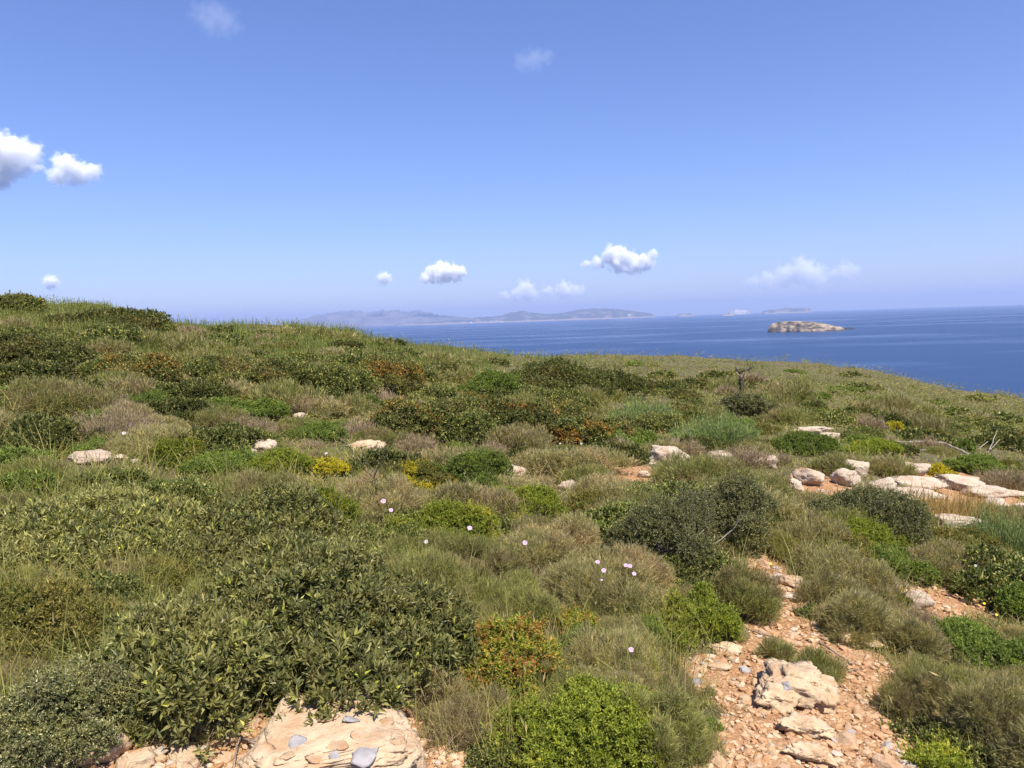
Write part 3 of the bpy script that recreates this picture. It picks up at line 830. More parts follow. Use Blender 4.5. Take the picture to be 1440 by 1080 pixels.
SH = [
    # kind, u, v of the foot, width, height in the picture, label
    ('mastic_shrub', 455, 1012, 420, 275, 'largest dark glossy-leaved shrub, spreading above the pale bedrock slab'),
    ('mastic_shrub', 250, 1040, 300, 255, 'dark glossy-leaved shrub with drooping shoots, between the grey-green shrub and the largest dark shrub'),
    ('mastic_shrub', 430, 905, 300, 150, 'dark glossy-leaved shrub right behind the largest dark shrub, yellow shoots on it'),
    ('mastic_shrub', 575, 965, 190, 200, 'dark glossy-leaved shrub directly beside the rust-red shrub'),
    ('mastic_shrub', 330, 850, 330, 150, 'dark glossy-leaved shrub just behind the largest dark shrub, grass growing through it'),
    ('mastic_shrub', 130, 800, 300, 110, 'low dark-leaved shrub behind the olive-gold shrub at the picture edge'),
    ('golden_shrub', 70, 945, 210, 150, 'olive-gold leafy shrub beside the big dark glossy-leaved shrubs'),
    ('dark_shrub', 62, 1100, 260, 165, 'grey-green small-leaved shrub in the bottom corner beside small pale rocks'),
    ('needle_shrub', 185, 1010, 110, 90, 'wispy straw-coloured shrublet between grey-green shrub and dark glossy shrub'),
    ('fresh_needle_shrub', 575, 870, 170, 95, 'soft olive fine-twigged shrub above the shrub beside the rust-red one'),
    ('needle_shrub', 600, 1000, 110, 70, 'small grey fine-twigged shrub at the top edge of the bedrock slab'),
    ('rusty_shrub', 702, 992, 140, 136, 'rust-red and green leafy shrub, upright, at the middle of the foreground'),
    ('rusty_shrub', 798, 905, 76, 50, 'small reddish-tipped shrub behind the large rust-red shrub'),
    ('spurge_shrub', 818, 1118, 262, 155, 'largest bright green dome of small leaves, at the bottom edge'),
    ('fresh_needle_shrub', 930, 1100, 112, 150, 'soft feathery grey-green shrub between the bright green dome and the stony path'),
    ('needle_shrub', 860, 960, 130, 80, 'grey-green wiry shrub with one pink flower above the bright green dome'),
    ('green_shrub', 822, 930, 60, 60, 'small leafy green sprig shrub behind the rust-red shrub'),
    ('needle_shrub', 655, 1050, 120, 65, 'low dry grey shrublet among stones below the rust-red shrub'),
    ('spurge_shrub', 984, 913, 106, 96, 'round bright green shrub at the edge of the stony path'),
    ('fresh_needle_shrub', 1045, 878, 92, 92, 'feathery green shrub behind the round bright green shrub by the path'),
    ('needle_shrub', 1216, 910, 112, 100, 'large grey-green wiry shrub standing in the middle of the stony ground'),
    ('needle_shrub', 1166, 856, 82, 62, 'grey-green wiry shrub right beside the narrowing path, above the large wiry one'),
    ('thorny_shrub', 1228, 838, 80, 54, 'dry pale wiry shrub behind the large grey-green wiry one'),
    ('needle_shrub', 1280, 934, 80, 74, 'grey wiry shrub on the sunny right of the large grey-green wiry one'),
    ('needle_shrub', 1180, 830, 120, 62, 'brownish wiry shrub below the round dark dome'),
    ('fresh_needle_shrub', 1312, 1040, 120, 108, 'feathery olive shrub overhanging the lower path edge'),
    ('needle_shrub', 1412, 1105, 150, 170, 'tall brown-green wiry shrub in the bottom corner by the path'),
    ('green_shrub', 1375, 945, 170, 72, 'low dark leafy green shrub among wiry shrubs near the picture edge'),
    ('spurge_shrub', 1326, 1112, 90, 62, 'bright green leafy shrub at the bottom edge right of the path'),
    ('fresh_needle_shrub', 1090, 930, 42, 34, 'smaller feathery shrublet behind the pitted boulder'),
    ('fresh_needle_shrub', 1150, 958, 62, 46, 'feathery shrublet hugging the back of the pitted boulder'),
    ('green_shrub', 1440, 878, 60, 72, 'dense dark green shrub cut by the picture edge beside the orange earth'),
    ('broom_shrub', 1400, 800, 170, 98, 'tall dark green brushy shrub behind the orange earth patch'),
    ('needle_shrub', 1335, 822, 130, 62, 'grey-brown wiry shrub between the dark dome and the orange earth patch'),
    ('spurge_shrub', 1213, 784, 106, 62, 'bright green shrub tucked in front of the round dark dome'),
    ('dark_shrub', 1215, 768, 154, 96, 'round dark grey-green dome below the row of pale rocks'),
    ('dark_shrub', 930, 812, 150, 140, 'left half of the big tangled dark shrub, dry twigs across it'),
    ('dark_shrub', 1015, 775, 130, 132, 'taller half of the big tangled dark shrub in front of the pinkish boulder'),
    ('fresh_needle_shrub', 1055, 720, 100, 60, 'olive fine-twigged shrub below the pale rocks beside the big dark shrub'),
    ('needle_shrub', 762, 812, 150, 98, 'grey-olive wiry shrub right of the bright green shrub, a pink flower at its tip'),
    ('needle_shrub', 860, 868, 160, 92, 'purplish-grey wiry shrub with a group of pale pink flowers'),
    ('green_shrub', 834, 772, 54, 46, 'small bright leafy shrub touching the left of the big dark shrub'),
    ('spurge_shrub', 622, 786, 150, 92, 'bright yellow-green shrub in the middle of the slope with white flowers on it'),
    ('spurge_shrub', 722, 742, 130, 56, 'yellowish bright shrub adjoining the bright one with white flowers'),
    ('green_shrub', 655, 702, 124, 78, 'mid green rounded shrub behind the orange-yellow cushion'),
    ('yellow_spurge', 585, 694, 108, 46, 'large orange-yellow flowering cushion in the middle of the slope'),
    ('yellow_spurge', 461, 672, 56, 28, 'small lemon-yellow flowering cushion left of the dry forked branches'),
    ('spurge_shrub', 462, 752, 86, 80, 'upright bright green shrub left of the grey dry branches'),
    ('spurge_shrub', 398, 672, 84, 42, 'bright green cushion below the small white boulder'),
    ('spurge_shrub', 243, 660, 84, 52, 'yellow-green shrub right of the white rock in the left meadow'),
    ('green_shrub', 312, 670, 96, 34, 'low green shrub between the yellow-green shrub and the white boulder'),
    ('green_shrub', 366, 594, 70, 34, 'bright deep green cushion in the dry grey scrub'),
    ('green_shrub', 442, 622, 82, 28, 'deep green low cushion left of the orange-stained rock'),
    ('thorny_shrub', 276, 598, 68, 38, 'pale purplish-grey dry cushion left of the deep green cushion'),
    ('thorny_shrub', 160, 628, 150, 62, 'wide brown-grey dry shrub behind the white rock in the left meadow'),
    ('thorny_shrub', 345, 622, 90, 34, 'brown dry shrub between the deep green cushion and white boulder'),
    ('thorny_shrub', 422, 588, 40, 48, 'narrow upright dry grey shrub with a small stone at its foot'),
    ('thorny_shrub', 690, 648, 56, 32, 'dry grey cushion just behind the flat pale rock in mid slope'),
    ('thorny_shrub', 505, 620, 60, 48, 'grey dry twiggy shrub behind the orange-stained rock'),
    ('needle_shrub', 800, 672, 160, 40, 'dry olive-grey shrub strip behind the bare earth patch'),
    ('needle_shrub', 700, 706, 90, 40, 'grey wiry shrublet below the flat pale rock'),
    ('needle_shrub', 860, 720, 110, 48, 'grey-brown wiry shrub left of the big dark shrub'),
    ('needle_shrub', 530, 745, 130, 80, 'grey wiry shrub carrying two pink flowers'),
    ('scrub_oak', 565, 622, 110, 78, 'dark leafy shrub behind the orange-stained rock, first of the dark row'),
    ('scrub_oak', 640, 632, 120, 86, 'dark leafy shrub in the middle of the dark row behind the yellow cushion'),
    ('scrub_oak', 722, 628, 120, 84, 'dark leafy shrub of the dark row behind the dry grey cushion'),
    ('scrub_oak', 800, 634, 110, 78, 'dark leafy shrub at the seaward end of the dark row, white flowers below'),
    ('scrub_oak', 860, 628, 80, 50, 'small dark leafy shrub between the dark row and the brushy green shrubs'),
    ('scrub_oak', 540, 555, 110, 62, 'leafy shrub with glowing orange branches below the grassy crest'),
    ('scrub_oak', 470, 572, 110, 76, 'leafy dark shrub left of the orange-branched shrub'),
    ('scrub_oak', 395, 562, 110, 64, 'leafy shrub with orange tips above the deep green cushion'),
    ('scrub_oak', 300, 545, 120, 44, 'dull green leafy shrub on the left slope below the crest'),
    ('scrub_oak', 180, 545, 130, 44, 'brown-tinged leafy shrub on the left slope'),
    ('scrub_oak', 60, 530, 140, 50, 'leafy shrub near the left picture edge below the crest'),
    ('scrub_oak', 790, 562, 150, 62, 'big rounded leafy shrub rising against the sea in the middle'),
    ('scrub_oak', 870, 562, 90, 40, 'brownish leafy shrub right of the big rounded one at mid slope'),
    ('green_shrub', 690, 560, 90, 36, 'fresh green shrub left of the big rounded leafy shrub'),
    ('green_shrub', 525, 590, 60, 44, 'bright green shrub under the orange-branched shrub'),
    ('broom_shrub', 905, 604, 112, 58, 'brushy dark green broom clump behind the dark row, left of two'),
    ('broom_shrub', 1005, 632, 136, 58, 'brushy dark green broom clump nearest the pinkish boulder'),
    ('dark_shrub', 1048, 592, 76, 46, 'dark rounded shrub under the charred dead tree'),
    ('scrub_oak', 30, 442, 60, 22, 'dark shrub on the left end of the skyline'),
    ('scrub_oak', 150, 460, 150, 22, 'wide low shrub on the left skyline'),
    ('green_shrub', 1130, 640, 84, 34, 'yellowish green shrub right of the pale rock strip'),
    ('thorny_shrub', 1040, 658, 110, 30, 'dry purplish-grey shrub behind the pale rocks'),
    ('thorny_shrub', 1222, 606, 50, 28, 'dry purple-brown cushion alone on the right slope'),
    ('yellow_spurge', 1252, 606, 30, 14, 'tiny yellow cushion beside the purple-brown cushion'),
    ('yellow_spurge', 1318, 672, 40, 20, 'lemon-yellow cushion among the pale rocks'),
    ('thorny_shrub', 1412, 690, 84, 36, 'brown dry cushion at the right edge above the pale rocks'),
    ('fresh_needle_shrub', 1168, 672, 54, 34, 'green fine-twigged tuft shrub between the pale rocks'),
    ('fresh_needle_shrub', 1250, 672, 60, 26, 'grey-green tuft shrub in the gap of the rock row'),
    ('green_shrub', 1370, 668, 70, 30, 'green shrub behind the lemon-yellow cushion'),
    ('spurge_shrub', 1225, 640, 70, 24, 'pale green low shrub behind the row of pale rocks'),
    ('needle_shrub', 1130, 770, 110, 50, 'straw-coloured wiry shrub between the big dark shrub and the dark dome'),
    ('needle_shrub', 1400, 740, 90, 30, 'grey tuft shrub below the lowest pale ledge'),
    ('fresh_needle_shrub', 720, 885, 130, 70, 'green fine-twigged shrub behind the rust-red shrub'),
    ('fresh_needle_shrub', 660, 830, 140, 80, 'dark olive fine-twigged shrub below the bright shrub with white flowers'),
]
EXTRA = {10: None}
EX = {'leafy shrub with glowing orange branches below the grassy crest': ('rusty', .60),
      'leafy shrub with orange tips above the deep green cushion': ('rusty', .70),
      'dark leafy shrub of the dark row behind the dry grey cushion': ('rusty', .74),
      'dark leafy shrub at the seaward end of the dark row, white flowers below': ('rusty', .70),
      'dark leafy shrub behind the orange-stained rock, first of the dark row': ('rusty', .74),
      'brown-tinged leafy shrub on the left slope': ('rusty', .8),
      'large orange-yellow flowering cushion in the middle of the slope': ('golden', .62)}
for i, (k, u, v, a, b, lab) in enumerate(SH):
    plant(k, u, v, a, b, lab, 100 + i, extra=EX.get(lab))

# ---- repeats of a kind on the middle of the slope: one of each built, then copied
def filler():
    protos = {}
    rng = np.random.default_rng(77)
    fams = {
        'scrub_oak': (.55, .34, 'dull green leafy shrub in the dense scrub of the upper slope', 'leafy shrubs of the upper slope'),
        'needle_shrub': (.42, .32, 'grey wiry shrub among others in the scrub of the slope', 'grey wiry shrubs of the slope'),
        'fresh_needle_shrub': (.45, .34, 'olive fine-twigged shrub among others in the scrub of the slope', 'olive fine-twigged shrubs of the slope'),
        'thorny_shrub': (.40, .28, 'dry brown shrub among others in the scrub of the slope', 'dry brown shrubs of the slope'),
        'green_shrub': (.40, .25, 'fresh green shrub among others in the scrub of the slope', 'fresh green shrubs of the slope'),
        'golden_shrub': (.42, .26, 'olive-gold shrub among others in the scrub of the slope', 'olive-gold shrubs of the slope'),
    }
    names = list(fams); prob = [.29, .17, .22, .11, .12, .09]
    bins = [4.5, 8, 14, 24, 50, 85]
    cnt = 0; farn = 0
    U = rng.uniform(-80, 1520, 14000); V = 470 + 610 * rng.random(14000) ** 1.5
    G = ground(U, V)
    for u, v, P in zip(U, V, G):
        if cnt >= 760: break
        if np.isnan(P[0]): continue
        r = math.hypot(P[0], P[1])
        nm = names[rng.choice(6, p=prob)]
        rx, h, lab, grp = fams[nm]
        if r > 108 or r < 2.6: continue
        if r > 42 and (rng.random() < .5 or farn >= 110 or nm not in ('scrub_oak', 'green_shrub', 'golden_shrub') or r > .8 * float(np.interp(math.degrees(math.atan2(P[0], P[1])), AZ, RR))): continue
        if r < 7 and rng.random() < .3: continue
        if r > 16 and nm in ('needle_shrub', 'thorny_shrub') and rng.random() < .6: nm = 'scrub_oak'; rx, h, lab, grp = fams[nm]
        s = rng.uniform(.42, 1.1) * (1 + min(r, 60) * .012) * (.55 if r < 6 else .9)
        rad = rx * s
        if bare(np.array([P[0]]), np.array([P[1]]))[0] or bare(np.array([P[0]]), np.array([P[1] - rad]))[0]: continue
        if any((P[0] - x) ** 2 + (P[1] - y) ** 2 < ((.40 if r < 9 else .5) * (rad + q)) ** 2 for x, y, q in PLACED + ROCKS): continue
        uu, vv, dd = project(np.array([P + np.array([0, 0, h * s])]))
        vt = float(vv[0]); wp = rad * FPX / float(dd[0])
        if any(abs(u - a) < c * .5 + wp * .8 and v > b_ - 2 and vt < b_ - d_ * .25 for a, b_, c, d_ in SEEN): continue
        if bare(*[np.array([q]) for q in ground([u], [vt * .6 + v * .4])[0][:2]])[0] and r < 14: continue
        b = min(range(6), key=lambda i: abs(math.log(r / bins[i]))); var = int(rng.integers(2))
        key = (nm, b, var)
        if key not in protos:
            g2 = np.random.default_rng(hash((names.index(nm), b, var)) % 9999)
            protos[key] = foliage(nm, g2, rx, rx * .9, h, bins[b] / .85).mesh(nm, M[KIND[nm][0]])
        o = bpy.data.objects.new(nm, protos[key]); COL.objects.link(o)
        o.location = (P[0], P[1], P[2] - .03); o.rotation_euler.z = rng.uniform(0, 6.28); o.scale = (s, s, s * rng.uniform(.8, 1.15) * (1 if r < 30 else .62))
        if r > 42: lab, grp = lab.split(' in the')[0].split(' among')[0] + ' far down the slope towards the sea', grp.split(' of the')[0] + ' of the far slope'
        tag(o, lab, 'shrub', grp)
        PLACED.append((P[0], P[1], rad)); cnt += 1; farn += r > 42
    return cnt


# ------------------------------------------------------------------ rocks
def ico(sub):
    bm = bmesh.new(); bmesh.ops.create_icosphere(bm, subdivisions=sub, radius=1)
    V = np.array([v.co[:] for v in bm.verts]); F = np.array([[v.index for v in f.verts] for f in bm.faces]); bm.free()
    return V, F


ICO = {k: ico(k) for k in (1, 2, 3, 4, 5, 6)}


def rock_shape(seed, sub=4, block=.65, rough=.2, cuts=7):
    V, F = ICO[sub]
    rng = np.random.default_rng(seed)
    d = nrm(V)
    p = np.sign(d) * np.abs(d) ** block; p = p / np.max(np.abs(p))
    for _ in range(cuts):                        # flat broken faces
        n = nrm(rng.normal(size=3)); c = rng.uniform(.55, .9)
        s = p @ n; p = np.where((s > c)[:, None], p - (s - c)[:, None] * n * .85, p)
    off = Vector(rng.uniform(-50, 50, 3).tolist())
    f = np.array([noise.fractal(Vector(x) * 1.6 + off, 1.0, 2.1, 5) for x in p.tolist()])
    g = np.array([abs(noise.noise(Vector(x) * 4.5 + off)) for x in p.tolist()])
    g2 = np.array([abs(noise.noise(Vector(x) * 9.0 + off)) for x in p.tolist()])
    k = 1 + rough * (f * .8) - rough * .5 * np.clip(.16 - g, 0, 1) * 4 - rough * .35 * np.clip(.12 - g2, 0, 1) * 4
    return p * k[:, None], F




def rock(u, v, wpx, hpx, label, seed, mat='rock', flat=0, sub=4, ratio=.8, block=.65, rough=.27, name='rock', sink=.25, cuts=12, group=None):
    P, c, D, rx, ry, h, rz = solve_size(u, v, wpx, hpx, ratio)
    V, F = rock_shape(seed, sub, block, rough, cuts)
    hh = max(h, .25 * rx)
    if 640 < v < 745 and wpx > 30 and not flat and 'tall' not in label and 'boulder' not in label: hh *= .92
    if flat:                     # a low slab: the picture height is mostly its depth
        hh = flat; ry = rx * ratio; c = P + nrm(np.array([P[0], P[1], 0.])) * ry * .9; c[2] = float(height(c[0], c[1]))
    V = V * np.array([rx, ry, hh / (2 - 2 * sink) * 1.0])
    V[:, 2] += hh * (.5 - sink * .5)
    mb = MB(); mb.add(V, F)
    o = mb.build(name, M[mat], smooth=sub >= 4, loc=c)
    o.rotation_euler.z = rz + (seed % 7 - 3) * .05
    tag(o, label, 'rock', group)
    ROCKS.append((c[0], c[1], rx)); SEEN.append((u, v, wpx, hpx))
    return o, (P, c, D, rx, ry, hh, rz)


RK = [
    (940, 654, 64, 30, 'pinkish smooth dome-topped boulder behind the big tangled dark shrub', {}),
    (1012, 652, 60, 18, 'long low pale rock right of the pinkish boulder', {}),
    (1076, 658, 36, 22, 'white wedge-shaped rock at the end of the low pale strip', {}),
    (1140, 612, 64, 14, 'thin pale ledge higher up the slope by the yellowish green shrub', {'block': .8}),
    (1164, 616, 40, 9, 'flat pale stone right of the higher thin ledge', {}),
    (1140, 684, 50, 28, 'jagged pale rock, first of the row above the dark dome', {'rough': .35}),
    (1120, 690, 22, 26, 'small upright jagged stone left of the rock row', {'rough': .35}),
    (1199, 668, 38, 32, 'tall grey-pink block standing highest in the rock row', {'block': .55}),
    (1190, 684, 44, 24, 'low pink hump in front of the tall block', {}),
    (1236, 658, 30, 18, 'small grey boulder behind the rock row', {}),
    (1283, 672, 46, 24, 'cream boulder left of the lemon-yellow cushion', {}),
    (1242, 690, 36, 20, 'cream block touching the round dark dome', {}),
    (1296, 690, 84, 20, 'long cream ledge in the middle of the rock row', {'block': .7}),
    (1282, 704, 80, 20, 'cream ledge right above the golden dry grass', {}),
    (1345, 690, 66, 26, 'humped cream ledge below the lemon-yellow cushion', {}),
    (1388, 704, 60, 22, 'cracked pale block right of the golden dry grass', {'rough': .3}),
    (1402, 722, 64, 24, 'wide pale rock lowest at the right end of the rock row', {}),
    (1425, 700, 50, 14, 'thin pale ledge running out of the picture', {}),
    (1436, 722, 30, 16, 'pinkish stone at the picture edge below the rock row', {}),
    (1335, 742, 86, 20, 'detached pale ledge below the golden dry grass', {'rough': .28}),
    (714, 672, 60, 30, 'flat pale tilted rock alone in mid slope', {'rough': .28, 'flat': .13}),
    (514, 636, 58, 30, 'orange-stained flat rock behind the dry forked branches', {'rough': .34, 'mat': 'slab', 'flat': .13}),
    (797, 690, 28, 18, 'small pale stone right of the flat tilted rock', {}),
    (376, 636, 38, 20, 'white boulder peeping over the bright green cushion', {'rough': .3}),
    (354, 642, 20, 14, 'small white stone left of the peeping boulder', {}),
    (122, 654, 66, 20, 'white lichen-spotted rock in the left meadow', {'rough': .3}),
    (163, 648, 44, 10, 'thin flat pale stone right of the lichen-spotted rock', {}),
    (186, 654, 22, 9, 'little grey stone at the end of the left meadow rocks', {}),
    (421, 592, 18, 14, 'little pale stone at the foot of the narrow dry shrub', {}),
    (905, 672, 22, 10, 'pale stone on the mid slope bare earth patch', {}),
    (1290, 856, 46, 36, 'slanting pale rock at the edge of the orange earth patch', {'ratio': .6}),
    (1008, 500, 12, 5, 'white rock speck near the far crest', {'sub': 3}),
    (152, 1078, 78, 52, 'angular pale rock beside the grey-green corner shrub', {'mat': 'slab', 'rough': .3, 'block': .55}),
    (194, 1088, 56, 34, 'lower pale rock right of the angular one', {'mat': 'slab', 'rough': .3}),
    (265, 1084, 48, 36, 'cream rounded rock under the hanging dark shoots', {'mat': 'slab', 'rough': .28}),
    (226, 1066, 24, 16, 'small greyish stone between the foreground pale rocks', {'mat': 'rock'}),
    (68, 1092, 46, 22, 'pale stone at the foot of the grey-green corner shrub', {'mat': 'slab'}),
    (572, 1100, 70, 66, 'smooth peach-coloured block at the right end of the bedrock slab', {'mat': 'slab', 'block': .6, 'rough': .14}),
    (630, 962, 36, 48, 'white rock between the dark shrub and the rust-red shrub', {'rough': .3}),
    (653, 990, 24, 18, 'small white stone at the left foot of the rust-red shrub', {'rough': .3}),
    (1188, 908, 24, 26, 'upright pale stone at the foot of the large wiry shrub', {'mat': 'slab'}),
    (1222, 912, 40, 16, 'pinkish flat stone under the large wiry shrub', {'mat': 'slab'}),
    (1130, 1040, 74, 46, 'worn sandy block half sunk below the pitted boulder', {'mat': 'slab', 'rough': .34, 'sink': .45, 'flat': .06, 'sub': 5}),
    (1138, 1078, 70, 34, 'broken cream block at the bottom of the path', {'mat': 'slab', 'rough': .36, 'flat': .06, 'sub': 5}),
    (1018, 918, 48, 14, 'flat pale slab stone below the round bright green shrub', {'mat': 'slab'}),
    (1278, 1084, 28, 14, 'white stone beside the bright green shrub at the bottom edge', {'rough': .2}),
    (1012, 945, 34, 12, 'flat peach stone at the left side of the path', {'mat': 'slab'}),
    (1112, 826, 30, 20, 'pale tilted stone where the path narrows', {'mat': 'slab'}),
    (1092, 818, 20, 12, 'small white stone where the path narrows', {'rough': .2}),
    (1114, 846, 26, 12, 'pinkish-white flat stone below the tilted path stone', {'rough': .2}),
    (832, 898, 26, 14, 'pinkish stone on the small earth gap behind the rust-red shrub', {'mat': 'slab'}),
]
for i, (u, v, a, b, lab, kw) in enumerate(RK):
    kw = dict(kw); kw.setdefault('sub', 4 if a >= 20 else 3)
    rock(u, v, a, b, lab, 300 + i, **kw)

# the pitted boulder and the bedrock slab, with stones set in them
bo, (bP, bc, bD, brx, bry, bh, brz) = rock(1122, 998, 102, 70, 'large pitted cream boulder with a dark pebble set in it, on the path', 401, mat='slab', sub=5, block=.6, rough=.40, flat=.15, ratio=.95, name='pitted_boulder', sink=.12, cuts=9)
b2, _ = rock(1090, 1002, 62, 44, 'pale knobbly boulder leaning on the large pitted one', 417, mat='slab', sub=5, block=.65, rough=.40, flat=.10, ratio=.95, sink=.2, cuts=9)
sl, (sP, sc, sD, srx, sry, shh, srz) = rock(462, 1130, 260, 172, 'broad pale orange bedrock slab in the foreground', 433, mat='slab', sub=6, ratio=1.05, flat=.12, block=.5, rough=.19, name='bedrock_slab', sink=.35, cuts=4)


def set_in(parent, u, v, wpx, hpx, seed, mat, name='embedded_stone', lab=None):
    """a stone sunk into the face of a rock, where the sight line meets it"""
    bpy.context.view_layer.update()
    d = rays(np.array([float(u)]), np.array([float(v)]))[0]
    mi = parent.matrix_world.inverted()
    a = mi @ Vector((0, 0, EYE)); b = mi @ Vector((d[0], d[1], d[2] + EYE))
    ok, loc, nn, fi = parent.ray_cast(a, (b - a).normalized())
    if not ok: return
    m = (parent.matrix_world @ loc - Vector((0, 0, EYE))).length / FPX
    V, F = rock_shape(seed, 3, .8, .34, 9)
    V = V * np.array([wpx * m / 2, max(wpx, hpx) * m * .62, min(wpx, hpx) * m * .17])
    q = np.array(Vector(nn).to_track_quat('Z', 'Y').to_matrix())
    mb = MB(); mb.add(V @ q.T + np.array(loc), F)
    o = mb.build(name, M[mat], parent, smooth=True)
    if lab: o['label'] = lab


for a in [(1106, 966, 14, 10, 1), ]: set_in(bo, *a, 'greystone', lab='dark grey pebble'); set_in(b2, *a, 'greystone', lab='dark grey pebble')
for a in [(512, 1062, 36, 32, 11), (492, 1012, 22, 15, 12), (418, 1044, 24, 14, 13), (452, 987, 15, 9, 14), (470, 1064, 14, 10, 21)]: set_in(sl, *a, 'greystone', lab='grey stone')
for a in [(462, 1008, 28, 12, 15), (540, 1018, 24, 15, 16), (474, 1048, 28, 12, 17), (445, 1066, 22, 12, 18), (520, 992, 18, 9, 25), (404, 1062, 18, 10, 26), (432, 1004, 12, 8, 27), (556, 1044, 14, 9, 28), (500, 1036, 12, 8, 29)]: set_in(sl, *a, 'stone', lab='pale stone')


def loose_stones():
    rng = np.random.default_rng(9)
    protos = [rock_shape(500 + i, 2, .7, .22, 8) for i in range(6)]
    meshes = []
    for V, F in protos:
        for mt in ('stone', 'greystone'):
            mb = MB(); mb.add(V * np.array([1, .8, .6]), F); meshes.append(mb.mesh('stone', M[mt]))
    n = 0; U = rng.uniform(100, 1420, 4000); V = rng.uniform(785, 1085, 4000)
    G = ground(U, V); B = bare(G[:, 0], G[:, 1])
    for P, ok in zip(G[B], B[B]):
        if n >= 200: break
        s = float(np.clip(rng.lognormal(-3.85, .45), .012, .06))
        if any((P[0] - x) ** 2 + (P[1] - y) ** 2 < (q * .8 + s) ** 2 for x, y, q in ROCKS): continue
        grey = rng.random() < .06
        o = bpy.data.objects.new('stone', meshes[int(rng.integers(6)) * 2 + int(grey)]); COL.objects.link(o)
        o.location = (P[0], P[1], P[2] + s * .18); o.rotation_euler = (rng.normal(0, .25), rng.normal(0, .25), rng.uniform(0, 6.28)); o.scale = (s, s, s * rng.uniform(.7, 1.2))
        if grey: tag(o, 'small grey stone lying loose on the orange stony ground', 'stone', 'grey stones on the bare ground')
        else: tag(o, 'small tan stone lying loose on the orange stony ground', 'stone', 'tan stones on the bare ground')
        n += 1


loose_stones()


def gravel():
    rng = np.random.default_rng(19)
    n = 46000
    U = rng.uniform(60, 1460, n); V = rng.uniform(650, 1100, n)
    G = ground(U, V); B = bare(G[:, 0], G[:, 1]); G = G[B]
    n = len(G)
    mb = MB()
    r = np.hypot(G[:, 0], G[:, 1])
    s = np.clip(rng.lognormal(-4.92, .68, n), .003, .03) * (.8 + r * .06)
    for k in range(5):
        i = np.arange(n) % 5 == k
        Vp, F = ICO[1]
        pv = nrm(Vp) * np.random.default_rng(k).uniform(.65, 1.15, (len(Vp), 1)) * np.array([1, .8, .6])
        m = i.sum(); a = rng.uniform(0, 6.28, m); ca, sa = np.cos(a), np.sin(a)
        X = pv[None, :, 0] * ca[:, None] - pv[None, :, 1] * sa[:, None]; Y = pv[None, :, 0] * sa[:, None] + pv[None, :, 1] * ca[:, None]
        Z = np.broadcast_to(pv[None, :, 2], X.shape) + rng.normal(0, .25, (m, 1)) * X
        W = np.stack([X, Y, Z], -1) * s[i][:, None, None] + G[i][:, None, :] + np.array([0, 0, .15])[None, None] * s[i][:, None, None]
        Fo = (F[None] + (np.arange(m) * len(pv))[:, None, None]).reshape(-1, 3)
        mb.add(W.reshape(-1, 3), Fo)
    o = mb.build('gravel', M['gravel'])
    tag(o, 'orange and pale gravel covering the bare ground', kind='stuff')


gravel()
filler()


# ------------------------------------------------------------------ grass, undergrowth, far scrub (uncountable)
def near_any(G, lst, f=.75):
    m = np.zeros(len(G), bool)
    for x, y, q in lst: m |= (G[:, 0] - x) ** 2 + (G[:, 1] - y) ** 2 < (f * q) ** 2
    return m


def tuft_field(name, n, vr, ulen, mat, per, L, lean, label, seed, wpx=.55, keep=None, seeds=None, bend=.35, spread=.05, wmin=.0016, avoid_rocks=True):
    rng = np.random.default_rng(seed)
    U = rng.uniform(ulen[0], ulen[1], n); V = vr[0] + (vr[1] - vr[0]) * rng.random(n)
    G = ground(U, V); ok = ~np.isnan(G[:, 0])
    G = G[ok]; U = U[ok]; V = V[ok]
    k = ~bare(G[:, 0], G[:, 1]) | (rng.random(len(G)) < .012)
    if keep is not None: k &= keep(G, U, V, rng)
    if avoid_rocks: k &= ~near_any(G, ROCKS, .9)
    G = G[k]; n = len(G)
    r = np.hypot(G[:, 0], G[:, 1])
    b = np.repeat(G, per, 0); rr = np.repeat(r, per)
    b[:, :2] += rng.normal(0, 1, (len(b), 2)) * (spread * (1 + rr * .06))[:, None]
    b[:, 2] = height(b[:, 0], b[:, 1]) - .01
    d = rng.normal(0, lean, (len(b), 3)); d[:, 2] = 1
    LL = np.repeat(rng.uniform(.6, 1.25, n), per) * L * rng.uniform(.5, 1.2, len(b)) * (1 + np.clip(rr - 10, 0, 40) * .012)
    W = np.maximum(wmin, wpx * rr * PXM)
    mb = MB(); add_blades(mb, b, d, LL, W, bend, 0, rng)
    if seeds:
        i = rng.random(len(b)) < seeds
        t = b[i] + nrm(d[i]) * LL[i][:, None] * .95
        add_leaves(mb, t, nrm(d[i]) + rng.normal(0, .2, (i.sum(), 3)), rng.normal(size=(i.sum(), 3)), np.maximum(.05, 3 * rr[i] * PXM), np.maximum(.008, 1.0 * rr[i] * PXM), .2, 0, 1)
    mats = [M[mat], M['seed']]
    o = mb.build(name, mats)
    tag(o, label, kind='stuff')
    return o


def patchy(s, k, lo):
    def f(G, U, V, rng):
        return vnoise(G[:, 0], G[:, 1], s, k) + rng.normal(0, .08, len(G)) > lo
    return f


